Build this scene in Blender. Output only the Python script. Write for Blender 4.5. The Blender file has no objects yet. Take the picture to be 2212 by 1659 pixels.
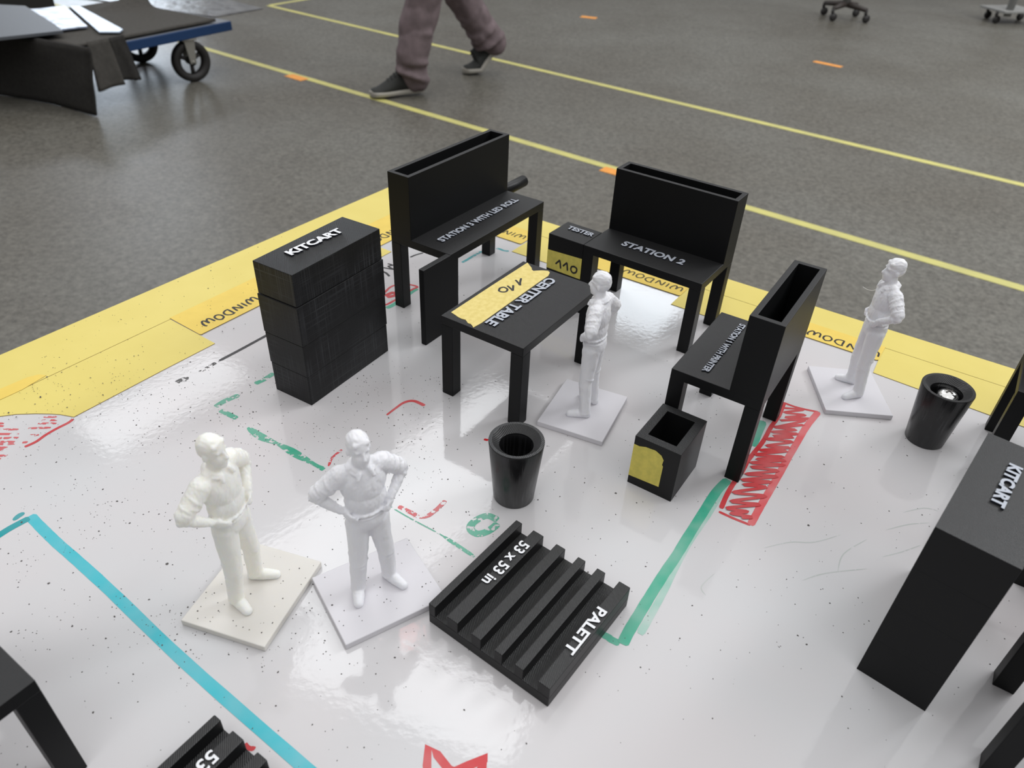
import bpy, bmesh, math, random
from mathutils import Vector, Matrix, noise

# ------------------------------------------------------------------ camera
SC = bpy.context.scene
COL = SC.collection
R = math.radians
MM = 0.001
IMG_W = 2212.0
FLOOR = -0.89                       # the board's top is z = 0

cam_d = bpy.data.cameras.new('camera')
cam = bpy.data.objects.new('camera', cam_d)
COL.objects.link(cam)
PITCH, ROLL, FPX = R(36.443364), R(2.837987), 1590.186
fw = Vector((0, math.cos(PITCH), -math.sin(PITCH)))
rt0 = Vector((1, 0, 0)); up0 = Vector((0, math.sin(PITCH), math.cos(PITCH)))
rt = rt0 * math.cos(ROLL) + up0 * math.sin(ROLL)
up = up0 * math.cos(ROLL) - rt0 * math.sin(ROLL)
m = Matrix((rt, up, -fw)).transposed().to_4x4()
m.translation = Vector((0, 0, 0.24))
cam.matrix_world = m
cam_d.sensor_fit = 'HORIZONTAL'
cam_d.sensor_width = 36.0
cam_d.lens = FPX / IMG_W * 36.0
cam_d.clip_start = 0.01
cam_d.clip_end = 100
cam_d.dof.use_dof = True
cam_d.dof.focus_distance = 0.35
cam_d.dof.aperture_fstop = 20.0
SC.camera = cam

# ------------------------------------------------------------------ exposure
SC.view_settings.view_transform = 'Standard'
SC.view_settings.look = 'None'
SC.view_settings.gamma = 1.0
SC.view_settings.exposure = 0.0
SC.view_settings.use_curve_mapping = False

# ------------------------------------------------------------------ ambient light of the hall (bright roof, dim walls)
W = bpy.data.worlds.new('hall_light'); SC.world = W
W.use_nodes = True
nt = W.node_tree
bg = nt.nodes['Background']
tc = nt.nodes.new('ShaderNodeTexCoord')
sx = nt.nodes.new('ShaderNodeSeparateXYZ')
rp = nt.nodes.new('ShaderNodeValToRGB')
nt.links.new(tc.outputs['Generated'], sx.inputs[0])
nt.links.new(sx.outputs['Z'], rp.inputs[0])
rp.color_ramp.elements[0].position = 0.0
rp.color_ramp.elements[0].color = (0.05, 0.05, 0.052, 1)
rp.color_ramp.elements[1].position = 0.75
rp.color_ramp.elements[1].color = (1.04, 1.04, 1.045, 1)
e = rp.color_ramp.elements.new(0.3); e.color = (0.21, 0.21, 0.213, 1)
nt.links.new(rp.outputs[0], bg.inputs['Color'])
bg.inputs['Strength'].default_value = 1.0

# ------------------------------------------------------------------ roof light panels and one added fill panel
def panel_light(x, y, sx_, sy_, rot, rad, z=3.6, col=(0.96, 0.98, 1.0)):
    d = bpy.data.lights.new('roof_or_fill_light', 'AREA')
    d.shape = 'RECTANGLE'; d.size = sx_; d.size_y = sy_
    d.energy = rad * math.pi * sx_ * sy_
    d.color = col
    o = bpy.data.objects.new('roof_or_fill_light', d); COL.objects.link(o)
    o.location = (x, y, z); o.rotation_euler = (0, 0, R(rot))
panel_light(-0.55, 3.90, 2.6, 0.95, 54, 3.9)
panel_light(-0.50, 2.30, 1.35, 0.42, -20, 3.9)
panel_light(-0.68, 2.60, 0.42, 0.12, 18, 4.0, col=(1.0, 0.2, 0.17))
panel_light(1.25, 6.75, 1.0, 0.9, 57, 5.5, col=(0.85, 0.93, 1.0))
panel_light(-2.85, 4.75, 1.3, 0.55, 57, 3.4)
panel_light(-7.0, 13.0, 2.4, 2.0, 57, 6.0, col=(0.85, 0.90, 1.0))
panel_light(3.0, 0.9, 1.8, 0.8, 57, 6.0)
panel_light(5.6, 3.4, 3.0, 1.4, 57, 22.0)  # added unseen lamp, brightens the floor at the right
panel_light(-0.6, -1.4, 1.6, 0.7, 57, 2.5)
# a tall window far off at the left, low sun-grey daylight
wd = bpy.data.lights.new('hall_window', 'AREA'); wd.shape = 'RECTANGLE'; wd.size = 3.2; wd.size_y = 3.0
wd.energy = 6.0 * math.pi * wd.size * wd.size_y; wd.color = (0.78, 0.88, 1.0)
wo = bpy.data.objects.new('hall_window', wd); COL.objects.link(wo)
wo.location = (-9.2, 16.5, FLOOR + 2.2)
wo.rotation_euler = (Vector((-2.0, 3.8, 0)) - Vector((-9.2, 16.5, 0))).to_track_quat('-Z', 'Z').to_euler()

# ------------------------------------------------------------------ materials
def principled(name, col, rough=0.5, spec=0.5, metal=0.0):
    mt = bpy.data.materials.new(name); mt.use_nodes = True
    b = mt.node_tree.nodes['Principled BSDF']
    b.inputs['Base Color'].default_value = (*col, 1)
    b.inputs['Roughness'].default_value = rough
    b.inputs['Specular IOR Level'].default_value = spec
    b.inputs['Metallic'].default_value = metal
    return mt, mt.node_tree, b

def N(nt, t, **kw):
    n = nt.nodes.new(t)
    for k, v in kw.items():
        if k in ('operation', 'wave_type', 'bands_direction', 'data_type', 'blend_type', 'feature', 'noise_dimensions'):
            setattr(n, k, v)
        else:
            n.inputs[k].default_value = v
    return n

def coords(nt, scale=(1, 1, 1), rot=(0, 0, 0), which='Object'):
    tc = nt.nodes.new('ShaderNodeTexCoord'); mp = nt.nodes.new('ShaderNodeMapping')
    nt.links.new(tc.outputs[which], mp.inputs['Vector'])
    mp.inputs['Scale'].default_value = scale; mp.inputs['Rotation'].default_value = rot
    return mp.outputs[0]

def add_bump(nt, b, height, strength, dist):
    bp = nt.nodes.new('ShaderNodeBump')
    bp.inputs['Strength'].default_value = strength; bp.inputs['Distance'].default_value = dist
    nt.links.new(height, bp.inputs['Height']); nt.links.new(bp.outputs[0], b.inputs['Normal'])
    return bp

def mat_print(name, col, rough, top_bump=0.5, side_bump=0.25, streak=0.0, hatch_rot=45, pitch=0.45, side_spec=0.16, top_col=None, ribs=False):
    """3D printed plastic: rough diagonal fill lines on the top layers, smoother walls with fine layer lines and scuffs"""
    mt, nt, b = principled(name, col, rough, 0.5)
    tcn = nt.nodes.new('ShaderNodeTexCoord'); sp = nt.nodes.new('ShaderNodeSeparateXYZ')
    nt.links.new(tcn.outputs['Normal'], sp.inputs[0])
    gt = N(nt, 'ShaderNodeMath', operation='GREATER_THAN'); gt.inputs[1].default_value = 0.7
    nt.links.new(sp.outputs['Z'], gt.inputs[0])
    w1 = N(nt, 'ShaderNodeTexWave', wave_type='BANDS', bands_direction='X')
    w1.inputs['Scale'].default_value = 0.314 / (pitch * MM)
    w1.inputs['Distortion'].default_value = 1.2; w1.inputs['Detail'].default_value = 1.0; w1.inputs['Detail Scale'].default_value = 2.0
    nt.links.new(coords(nt, rot=(0, 0, R(hatch_rot))), w1.inputs['Vector'])
    n0 = N(nt, 'ShaderNodeTexNoise', Scale=1.0, Detail=2.0)
    nt.links.new(coords(nt, (1500, 350, 300), (0, 0, R(hatch_rot))), n0.inputs['Vector'])
    n1 = N(nt, 'ShaderNodeTexNoise', Scale=1.0, Detail=3.0)
    nt.links.new(coords(nt, (60, 60, 3000)), n1.inputs['Vector'])
    def mixf(a, c):
        mx = nt.nodes.new('ShaderNodeMix'); mx.data_type = 'FLOAT'
        nt.links.new(gt.outputs[0], mx.inputs[0])
        for i, q in ((2, a), (3, c)):
            if isinstance(q, float): mx.inputs[i].default_value = q
            else: nt.links.new(q, mx.inputs[i])
        return mx.outputs[0]
    def mul(x, k):
        q = N(nt, 'ShaderNodeMath', operation='MULTIPLY'); q.inputs[1].default_value = k; nt.links.new(x, q.inputs[0]); return q.outputs[0]
    side_h = mul(n1.outputs['Fac'], side_bump)
    tc_ = top_col or tuple(c * 1.5 for c in col)
    fac = gt.outputs[0]
    ca = nt.nodes.new('ShaderNodeMix'); ca.data_type = 'RGBA'          # top colour with fill line contrast
    ca.inputs[6].default_value = (*[c * 0.55 for c in tc_], 1); ca.inputs[7].default_value = (*[c * 1.5 for c in tc_], 1)
    av = N(nt, 'ShaderNodeMath', operation='MULTIPLY_ADD'); av.inputs[1].default_value = 0.55
    nt.links.new(w1.outputs['Fac'], av.inputs[0]); nt.links.new(mul(n0.outputs['Fac'], 0.55), av.inputs[2])
    nt.links.new(av.outputs[0], ca.inputs[0])
    cs = nt.nodes.new('ShaderNodeMix'); cs.data_type = 'RGBA'
    cs.inputs[6].default_value = (*col, 1); cs.inputs[7].default_value = (*[c * 7 for c in col], 1)
    if streak:
        n2 = N(nt, 'ShaderNodeTexNoise', Scale=1.0, Detail=2.0); nt.links.new(coords(nt, (1100, 1100, 12)), n2.inputs['Vector'])
        n3 = N(nt, 'ShaderNodeTexNoise', Scale=1.0, Detail=3.0); nt.links.new(coords(nt, (22, 22, 1700)), n3.inputs['Vector'])
        n4 = N(nt, 'ShaderNodeTexNoise', Scale=45.0, Detail=2.0); nt.links.new(coords(nt), n4.inputs['Vector'])
        mm_ = N(nt, 'ShaderNodeMath', operation='MAXIMUM'); nt.links.new(n2.outputs['Fac'], mm_.inputs[0]); nt.links.new((n2 if ribs else n3).outputs['Fac'], mm_.inputs[1])
        mr = N(nt, 'ShaderNodeMapRange'); mr.inputs[1].default_value = 0.5; mr.inputs[2].default_value = 0.78; mr.inputs[3].default_value = 0.0; mr.inputs[4].default_value = streak
        nt.links.new(mm_.outputs[0], mr.inputs[0])
        k4 = N(nt, 'ShaderNodeMapRange'); k4.inputs[1].default_value = 0.38; k4.inputs[2].default_value = 0.62; nt.links.new(n4.outputs['Fac'], k4.inputs[0])
        pr = N(nt, 'ShaderNodeMath', operation='MULTIPLY'); nt.links.new(mr.outputs[0], pr.inputs[0]); nt.links.new(k4.outputs[0], pr.inputs[1])
        nt.links.new(pr.outputs[0], cs.inputs[0])
        ad = N(nt, 'ShaderNodeMath', operation='MULTIPLY_ADD'); ad.inputs[1].default_value = streak * 0.6
        nt.links.new(mm_.outputs[0], ad.inputs[0]); nt.links.new(side_h, ad.inputs[2]); side_h = ad.outputs[0]
    else:
        cs.inputs[0].default_value = 0.0
    cc = nt.nodes.new('ShaderNodeMix'); cc.data_type = 'RGBA'
    nt.links.new(fac, cc.inputs[0]); nt.links.new(cs.outputs[2], cc.inputs[6]); nt.links.new(ca.outputs[2], cc.inputs[7])
    nt.links.new(cc.outputs[2], b.inputs['Base Color'])
    nt.links.new(mixf(side_spec, 0.55), b.inputs['Specular IOR Level'])
    add_bump(nt, b, mixf(side_h, mul(w1.outputs['Fac'], top_bump)), 1.0, 0.12 * MM)
    return mt

M = {}
M['black'] = mat_print('black_print', (0.0075, 0.0078, 0.0083), 0.46, 0.4, 0.10, side_spec=0.17, top_col=(0.011, 0.011, 0.0115))
M['black_coarse'] = mat_print('coarse_black_print', (0.0085, 0.0085, 0.009), 0.40, 1.0, 0.15, 0.0, 40, 0.62, 0.22, (0.022, 0.022, 0.0225))
M['black_table'] = mat_print('table_black_print', (0.0085, 0.0085, 0.009), 0.42, 0.8, 0.12, 0.0, 33, 0.5, 0.18, (0.018, 0.018, 0.0187))
M['black_streak'] = mat_print('streaked_black_print', (0.0075, 0.0078, 0.0085), 0.42, 0.7, 0.3, 1.0, 45, 0.45, 0.22, (0.008, 0.008, 0.0083))
M['black_gloss'] = mat_print('ribbed_black_print', (0.006, 0.006, 0.0065), 0.26, 0.9, 0.0, 1.3, 45, 0.5, 0.5, (0.016, 0.016, 0.0165), True)
M['letter_side'] = principled('letter_side', (0.012, 0.014, 0.022), 0.5)[0]
M['letter_grey'] = principled('letter_grey', (0.46, 0.49, 0.55), 0.5)[0]
M['letter_white'] = principled('letter_white', (0.82, 0.83, 0.85), 0.5)[0]

def mat_board():
    mt, nt, b = principled('gloss_board', (0.61, 0.6, 0.605), 0.07, 0.55)
    # faint grey and pink wipe smears
    n = N(nt, 'ShaderNodeTexNoise', Scale=9.0, Detail=4.0)
    nt.links.new(coords(nt), n.inputs['Vector'])
    r = nt.nodes.new('ShaderNodeValToRGB')
    r.color_ramp.elements[0].position = 0.35; r.color_ramp.elements[0].color = (0.605, 0.605, 0.615, 1)
    r.color_ramp.elements[1].position = 0.68; r.color_ramp.elements[1].color = (0.635, 0.60, 0.605, 1)
    nt.links.new(n.outputs['Fac'], r.inputs[0]); nt.links.new(r.outputs[0], b.inputs['Base Color'])
    # orange peel
    n2 = N(nt, 'ShaderNodeTexNoise', Scale=340.0, Detail=2.0)
    nt.links.new(coords(nt), n2.inputs['Vector'])
    add_bump(nt, b, n2.outputs['Fac'], 0.8, 0.035 * MM)
    return mt
M['board'] = mat_board()
M['board_edge'] = principled('board_edge', (0.10, 0.09, 0.07), 0.6)[0]

def mat_paper(name, c0, c1, rough=0.55, scale=260, spec=0.35):
    mt, nt, b = principled(name, c0, rough, spec)
    n = N(nt, 'ShaderNodeTexNoise', Scale=scale, Detail=5.0)
    nt.links.new(coords(nt), n.inputs['Vector'])
    r = nt.nodes.new('ShaderNodeValToRGB')
    r.color_ramp.elements[0].position = 0.35; r.color_ramp.elements[0].color = (*c1, 1)
    r.color_ramp.elements[1].position = 0.65; r.color_ramp.elements[1].color = (*c0, 1)
    nt.links.new(n.outputs['Fac'], r.inputs[0]); nt.links.new(r.outputs[0], b.inputs['Base Color'])
    add_bump(nt, b, n.outputs['Fac'], 0.3, 0.05 * MM)
    return mt
M['yellow'] = mat_paper('yellow_vinyl', (0.775, 0.645, 0.18), (0.755, 0.625, 0.168), 0.45, 40)
M['yellow_tape'] = mat_paper('yellow_tape', (0.84, 0.62, 0.125), (0.80, 0.585, 0.115), 0.5, 90)
M['tape_edge'] = principled('tape_edge', (0.35, 0.24, 0.06), 0.7)[0]
M['masking'] = mat_paper('masking_tape', (0.80, 0.66, 0.25), (0.72, 0.58, 0.19), 0.7, 420)
M['masking_dark'] = mat_paper('masking_tape_on_black', (0.74, 0.63, 0.135), (0.62, 0.54, 0.115), 0.7, 300)
M['ink'] = principled('black_ink', (0.014, 0.012, 0.012), 0.5)[0]
M['ink_brown'] = principled('brown_ink', (0.075, 0.055, 0.012), 0.6)[0]

def mat_marker(name, col, wear=0.0, tint=0.25, scale=350):
    """dry marker ink; wear rubs holes in it"""
    mt, nt, b = principled(name, col, 0.25, 0.5)
    n = N(nt, 'ShaderNodeTexNoise', Scale=70.0, Detail=2.0)
    nt.links.new(coords(nt), n.inputs['Vector'])
    r = nt.nodes.new('ShaderNodeValToRGB')
    lite = tuple(c + (0.62 - c) * tint for c in col)
    r.color_ramp.elements[0].position = 0.36; r.color_ramp.elements[0].color = (*col, 1)
    r.color_ramp.elements[1].position = 0.70; r.color_ramp.elements[1].color = (*lite, 1)
    nt.links.new(n.outputs['Fac'], r.inputs[0]); nt.links.new(r.outputs[0], b.inputs['Base Color'])
    if wear:
        n2 = N(nt, 'ShaderNodeTexNoise', Scale=float(scale), Detail=4.0, Roughness=0.65)
        nt.links.new(coords(nt), n2.inputs['Vector'])
        g = N(nt, 'ShaderNodeMath', operation='GREATER_THAN'); g.inputs[1].default_value = wear
        nt.links.new(n2.outputs['Fac'], g.inputs[0]); nt.links.new(g.outputs[0], b.inputs['Alpha'])
    return mt
M['m_red'] = mat_marker('red_marker', (0.56, 0.028, 0.034), 0, 0.12)
M['m_red_soft'] = mat_marker('soft_red_marker', (0.68, 0.09, 0.10), 0, 0.2)
M['m_red_worn'] = mat_marker('worn_red_marker', (0.60, 0.05, 0.06), 0.47, 0.2)
M['m_green'] = mat_marker('green_marker', (0.06, 0.39, 0.26), 0, 0.25)
M['m_green_pale'] = mat_marker('pale_green_marker', (0.33, 0.54, 0.46), 0, 0.55)
M['m_green_worn'] = mat_marker('worn_green_marker', (0.05, 0.36, 0.23), 0.44, 0.15)
M['m_faint'] = mat_marker('faint_smear', (0.47, 0.50, 0.48), 0.40, 0.5)
M['m_teal'] = mat_marker('teal_marker', (0.045, 0.47, 0.55), 0, 0.14)
M['m_teal_dark'] = mat_marker('dark_teal_marker', (0.0, 0.30, 0.33), 0, 0.12)
M['m_teal_worn'] = mat_marker('worn_teal_marker', (0.03, 0.33, 0.36), 0.42, 0.2)
M['m_black'] = mat_marker('black_marker', (0.02, 0.018, 0.02), 0, 0.03)
M['m_black_worn'] = mat_marker('worn_black_marker', (0.05, 0.045, 0.045), 0.5, 0.1)
M['dust'] = principled('dark_dust', (0.12, 0.112, 0.108), 0.8, 0.2)[0]
M['lint'] = principled('pale_lint', (0.35, 0.33, 0.28), 0.8, 0.2)[0]

def mat_figure(name, col, rough, sss):
    mt, nt, b = principled(name, col, rough, 0.4)
    b.inputs['Subsurface Weight'].default_value = sss
    b.inputs['Subsurface Radius'].default_value = (1.0, 0.85, 0.6)
    b.inputs['Subsurface Scale'].default_value = 0.003
    n = N(nt, 'ShaderNodeTexNoise', Scale=1.0, Detail=2.0)
    nt.links.new(coords(nt, (250, 250, 4500)), n.inputs['Vector'])
    add_bump(nt, b, n.outputs['Fac'], 0.18, 0.1 * MM)
    return mt
M['fig_white'] = mat_figure('white_print', (0.87, 0.87, 0.90), 0.5, 0.15)
M['fig_cream'] = mat_figure('cream_print', (0.95, 0.925, 0.865), 0.45, 0.8)
M['base_white'] = mat_figure('white_base_print', (0.69, 0.675, 0.705), 0.45, 0.0)
M['base_cream'] = mat_figure('cream_base_print', (0.735, 0.71, 0.665), 0.45, 0.2)
M['steel'] = principled('bright_steel', (0.80, 0.80, 0.78), 0.12, 0.5, 1.0)[0]
M['steel_dark'] = principled('screw_recess', (0.10, 0.09, 0.08), 0.4, 0.5, 0.6)[0]

def mat_floor():
    mt, nt, b = principled('vinyl_floor', (0.2, 0.19, 0.17), 0.33, 0.45)
    n1 = N(nt, 'ShaderNodeTexNoise', Scale=1.1, Detail=5.0); nt.links.new(coords(nt), n1.inputs['Vector'])
    n2 = N(nt, 'ShaderNodeTexNoise', Scale=60.0, Detail=6.0, Roughness=0.75); nt.links.new(coords(nt), n2.inputs['Vector'])
    r1 = nt.nodes.new('ShaderNodeValToRGB')
    r1.color_ramp.elements[0].position = 0.35; r1.color_ramp.elements[0].color = (0.122, 0.114, 0.097, 1)
    r1.color_ramp.elements[1].position = 0.65; r1.color_ramp.elements[1].color = (0.141, 0.137, 0.122, 1)
    r2 = nt.nodes.new('ShaderNodeValToRGB')
    r2.color_ramp.elements[0].position = 0.32; r2.color_ramp.elements[0].color = (0.48, 0.47, 0.45, 1)
    r2.color_ramp.elements[1].position = 0.68; r2.color_ramp.elements[1].color = (1.34, 1.33, 1.30, 1)
    nt.links.new(n1.outputs['Fac'], r1.inputs[0]); nt.links.new(n2.outputs['Fac'], r2.inputs[0])
    mx = nt.nodes.new('ShaderNodeMix'); mx.data_type = 'RGBA'; mx.blend_type = 'MULTIPLY'; mx.inputs[0].default_value = 1.0
    nt.links.new(r1.outputs[0], mx.inputs[6]); nt.links.new(r2.outputs[0], mx.inputs[7])
    nt.links.new(mx.outputs[2], b.inputs['Base Color'])
    rr = N(nt, 'ShaderNodeMapRange'); rr.inputs[1].default_value = 0.3; rr.inputs[2].default_value = 0.7
    rr.inputs[3].default_value = 0.26; rr.inputs[4].default_value = 0.42
    nt.links.new(n1.outputs['Fac'], rr.inputs[0]); nt.links.new(rr.outputs[0], b.inputs['Roughness'])
    add_bump(nt, b, n2.outputs['Fac'], 0.12, 0.002)
    return mt
M['floor'] = mat_floor()
M['floor_yellow'] = mat_paper('floor_tape_yellow', (0.56, 0.52, 0.17), (0.48, 0.45, 0.17), 0.5, 8)
M['floor_orange'] = mat_paper('floor_tape_orange', (0.80, 0.33, 0.06), (0.72, 0.29, 0.06), 0.6, 20)
M['blue'] = principled('blue_steel', (0.008, 0.04, 0.125), 0.45)[0]
M['rubber'] = principled('black_rubber', (0.018, 0.016, 0.015), 0.6)[0]
M['grey_metal'] = principled('grey_metal', (0.28, 0.27, 0.24), 0.45, 0.5, 0.3)[0]
M['felt'] = mat_paper('grey_felt', (0.085, 0.08, 0.072), (0.07, 0.066, 0.06), 0.95, 60, 0.1)
M['felt_dark'] = mat_paper('dark_felt', (0.042, 0.04, 0.037), (0.034, 0.032, 0.03), 0.9, 60, 0.15)
def mat_film(name, c0, c1, rough):
    mt, nt, b = principled(name, c0, rough, 0.8)
    n = N(nt, 'ShaderNodeTexNoise', Scale=14.0, Detail=5.0); nt.links.new(coords(nt), n.inputs['Vector'])
    r = nt.nodes.new('ShaderNodeValToRGB')
    r.color_ramp.elements[0].position = 0.38; r.color_ramp.elements[0].color = (*c1, 1)
    r.color_ramp.elements[1].position = 0.6; r.color_ramp.elements[1].color = (*c0, 1)
    nt.links.new(n.outputs['Fac'], r.inputs[0]); nt.links.new(r.outputs[0], b.inputs['Base Color'])
    add_bump(nt, b, n.outputs['Fac'], 0.5, 0.02)
    return mt
M['film'] = mat_film('crinkled_film', (0.40, 0.45, 0.57), (0.16, 0.18, 0.24), 0.3)
M['film_white'] = mat_film('pale_film', (0.58, 0.68, 0.83), (0.50, 0.60, 0.74), 0.35)
M['film_grey'] = mat_film('grey_film', (0.20, 0.20, 0.20), (0.12, 0.12, 0.125), 0.3)
M['deck_top'] = principled('deck_top_reflection_grey', (0.20, 0.215, 0.24), 0.3)[0]  # grey put into the colour for a glancing reflection on the deck
M['panel_grey'] = principled('grey_panel', (0.10, 0.108, 0.12), 0.55)[0]
M['panel_dark'] = principled('dark_panel', (0.012, 0.011, 0.01), 0.6)[0]
M['trouser'] = mat_paper('mauve_trousers', (0.20, 0.155, 0.162), (0.15, 0.118, 0.122), 0.9, 20, 0.15)
M['shoe'] = principled('black_canvas', (0.022, 0.023, 0.021), 0.8)[0]
M['sole'] = principled('pale_sole', (0.33, 0.31, 0.27), 0.7)[0]
M['shirt'] = principled('grey_shirt', (0.16, 0.16, 0.17), 0.9)[0]
M['skin'] = principled('skin', (0.45, 0.27, 0.20), 0.55)[0]
M['hair'] = principled('brown_hair', (0.05, 0.03, 0.02), 0.7)[0]
M['stand_brown'] = principled('dark_wood_foot', (0.03, 0.022, 0.018), 0.6)[0]
M['stand_grey'] = principled('pale_grey_steel', (0.26, 0.26, 0.25), 0.5)[0]

# ------------------------------------------------------------------ helpers
class MB:
    """collects shapes (in millimetres by default) and links them as one mesh object"""
    def __init__(s, k=MM):
        s.bm = bmesh.new(); s.k = k
    def _v(s, p):
        return s.bm.verts.new((p[0] * s.k, p[1] * s.k, p[2] * s.k))
    def box(s, x0, x1, y0, y1, z0, z1, bev=0.25, mi=0):
        t = bmesh.new()
        v = [t.verts.new((x * s.k, y * s.k, z * s.k)) for z in (z0, z1) for x, y in ((x0, y0), (x1, y0), (x1, y1), (x0, y1))]
        for f in ((3, 2, 1, 0), (4, 5, 6, 7), (0, 1, 5, 4), (1, 2, 6, 5), (2, 3, 7, 6), (3, 0, 4, 7)):
            t.faces.new([v[i] for i in f])
        if bev:
            bmesh.ops.bevel(t, geom=list(t.edges), offset=bev * s.k, segments=2, profile=0.5, affect='EDGES')
        s.merge(t, mi)
        return s
    def merge(s, t, mi=0):
        for f in t.faces: f.material_index = mi
        me = bpy.data.meshes.new('tmp'); t.to_mesh(me); t.free()
        s.bm.from_mesh(me); bpy.data.meshes.remove(me)
    def prism(s, pts, z0, z1, mi=0, side_mi=None):
        """polygon in xy between two heights"""
        a = [s._v((x, y, z0)) for x, y in pts]; b = [s._v((x, y, z1)) for x, y in pts]
        fs = [s.bm.faces.new(b), s.bm.faces.new(a[::-1])]
        n = len(pts); sd = []
        for i in range(n):
            j = (i + 1) % n
            sd.append(s.bm.faces.new((a[i], a[j], b[j], b[i])))
        for f in fs: f.material_index = mi
        for f in sd: f.material_index = mi if side_mi is None else side_mi
        bmesh.ops.recalc_face_normals(s.bm, faces=fs + sd)
        return s
    def face(s, pts, mi=0):
        f = s.bm.faces.new([s._v(p) for p in pts]); f.material_index = mi
        return s
    def lathe(s, prof, c=(0, 0, 0), seg=48, mi=0, ax='z', smooth=True, cap=True):
        """profile of (radius, height) pairs turned about an axis"""
        rings = []
        for r, h in prof:
            ring = []
            for i in range(seg):
                a = 2 * math.pi * i / seg
                x, y = r * math.cos(a), r * math.sin(a)
                p = (x, y, h) if ax == 'z' else ((h, x, y) if ax == 'x' else (x, h, y))
                ring.append(s._v((p[0] + c[0], p[1] + c[1], p[2] + c[2])))
            rings.append(ring)
        fs = []
        for a, b in zip(rings, rings[1:]):
            for i in range(seg):
                j = (i + 1) % seg
                fs.append(s.bm.faces.new((a[i], a[j], b[j], b[i])))
        if cap and prof[0][0] > 1e-6: fs.append(s.bm.faces.new(rings[0][::-1]))
        if cap and prof[-1][0] > 1e-6: fs.append(s.bm.faces.new(rings[-1]))
        for f in fs: f.material_index = mi; f.smooth = smooth
        bmesh.ops.recalc_face_normals(s.bm, faces=fs)
        return s
    def tube(s, pts, r, seg=10, mi=0):
        pts = [Vector(p) for p in pts]; rings = []
        for i, p in enumerate(pts):
            d = (pts[min(i + 1, len(pts) - 1)] - pts[max(i - 1, 0)]).normalized()
            u = d.cross(Vector((0, 0, 1)));
            if u.length < 1e-3: u = d.cross(Vector((1, 0, 0)))
            u.normalize(); w = d.cross(u)
            rr = r[i] if isinstance(r, (list, tuple)) else r
            rings.append([s._v(p + (u * math.cos(2 * math.pi * k / seg) + w * math.sin(2 * math.pi * k / seg)) * rr) for k in range(seg)])
        fs = []
        for a, b in zip(rings, rings[1:]):
            for i in range(seg):
                j = (i + 1) % seg; fs.append(s.bm.faces.new((a[i], a[j], b[j], b[i])))
        fs.append(s.bm.faces.new(rings[0][::-1])); fs.append(s.bm.faces.new(rings[-1]))
        for f in fs: f.material_index = mi; f.smooth = True
        bmesh.ops.recalc_face_normals(s.bm, faces=fs)
        return s
    def ribbon(s, pts, w, z=0.05, mi=0, sub=6, taper=0.0, frame=None, jit=0.03, seed=1, round_end=True):
        """a flat pen stroke along a smooth line; frame maps (x, y) onto another plane"""
        P = smooth_line(pts, sub) if sub > 1 else [Vector((p[0], p[1])) for p in pts]
        rnd = random.Random(seed); L = []; Rr = []
        n = len(P)
        for i, p in enumerate(P):
            d = P[min(i + 1, n - 1)] - P[max(i - 1, 0)]
            if d.length < 1e-9: d = Vector((1, 0))
            d.normalize(); nn = Vector((-d.y, d.x))
            t = i / max(1, n - 1)
            ww = w(t) if callable(w) else w
            if taper: ww *= 1 - taper * (2 * abs(t - 0.5)) ** 3
            if round_end and (i == 0 or i == n - 1): ww *= 0.62
            h = ww / 2 * (1 + rnd.uniform(-jit, jit))
            L.append(p + nn * h); Rr.append(p - nn * h)
        def mk(i, q):
            zz = z + 0.0012 * i
            return s._v((q.x, q.y, zz)) if frame is None else s._v(frame(q.x, q.y, zz))
        a = [mk(i, q) for i, q in enumerate(L)]; b = [mk(i, q) for i, q in enumerate(Rr)]
        for i in range(n - 1):
            try:
                f = s.bm.faces.new((b[i], b[i + 1], a[i + 1], a[i])); f.material_index = mi
            except ValueError:
                pass
        return s
    def build(s, name, mats, parent=None, smooth=False, loc=None):
        me = bpy.data.meshes.new(name); s.bm.to_mesh(me); s.bm.free()
        return link_mesh(name, me, mats, parent, smooth)

def link_mesh(name, me, mats, parent=None, smooth=False):
    me.name = name
    for q in (mats if isinstance(mats, (list, tuple)) else [mats]): me.materials.append(q)
    if smooth:
        for p in me.polygons: p.use_smooth = True
    o = bpy.data.objects.new(name, me); COL.objects.link(o)
    if parent is not None: o.parent = parent
    return o

def smooth_line(pts, sub):
    P = [Vector((p[0], p[1])) for p in pts]
    if len(P) < 3: 
        return [P[0].lerp(P[-1], i / sub) for i in range(sub + 1)]
    out = []
    for i in range(len(P) - 1):
        p0 = P[max(i - 1, 0)]; p1 = P[i]; p2 = P[i + 1]; p3 = P[min(i + 2, len(P) - 1)]
        for k in range(sub):
            t = k / sub
            out.append(0.5 * ((2 * p1) + (p2 - p0) * t + (2 * p0 - 5 * p1 + 4 * p2 - p3) * t * t + (3 * p1 - p0 - 3 * p2 + p3) * t ** 3))
    out.append(P[-1])
    return out

def tag(o, label, cat, group=None, kind=None):
    o['label'] = label; o['category'] = cat
    if group: o['group'] = group
    if kind: o['kind'] = kind
    return o

def thing(name, label, cat, loc_mm=(0, 0, 0), yaw=0.0, group=None, k=MM):
    o = bpy.data.objects.new(name, None); COL.objects.link(o)
    o.empty_display_size = 0.01
    o.location = (loc_mm[0] * k, loc_mm[1] * k, (loc_mm[2] if len(loc_mm) > 2 else 0) * k)
    o.rotation_euler = (0, 0, R(yaw))
    return tag(o, label, cat, group)

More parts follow.
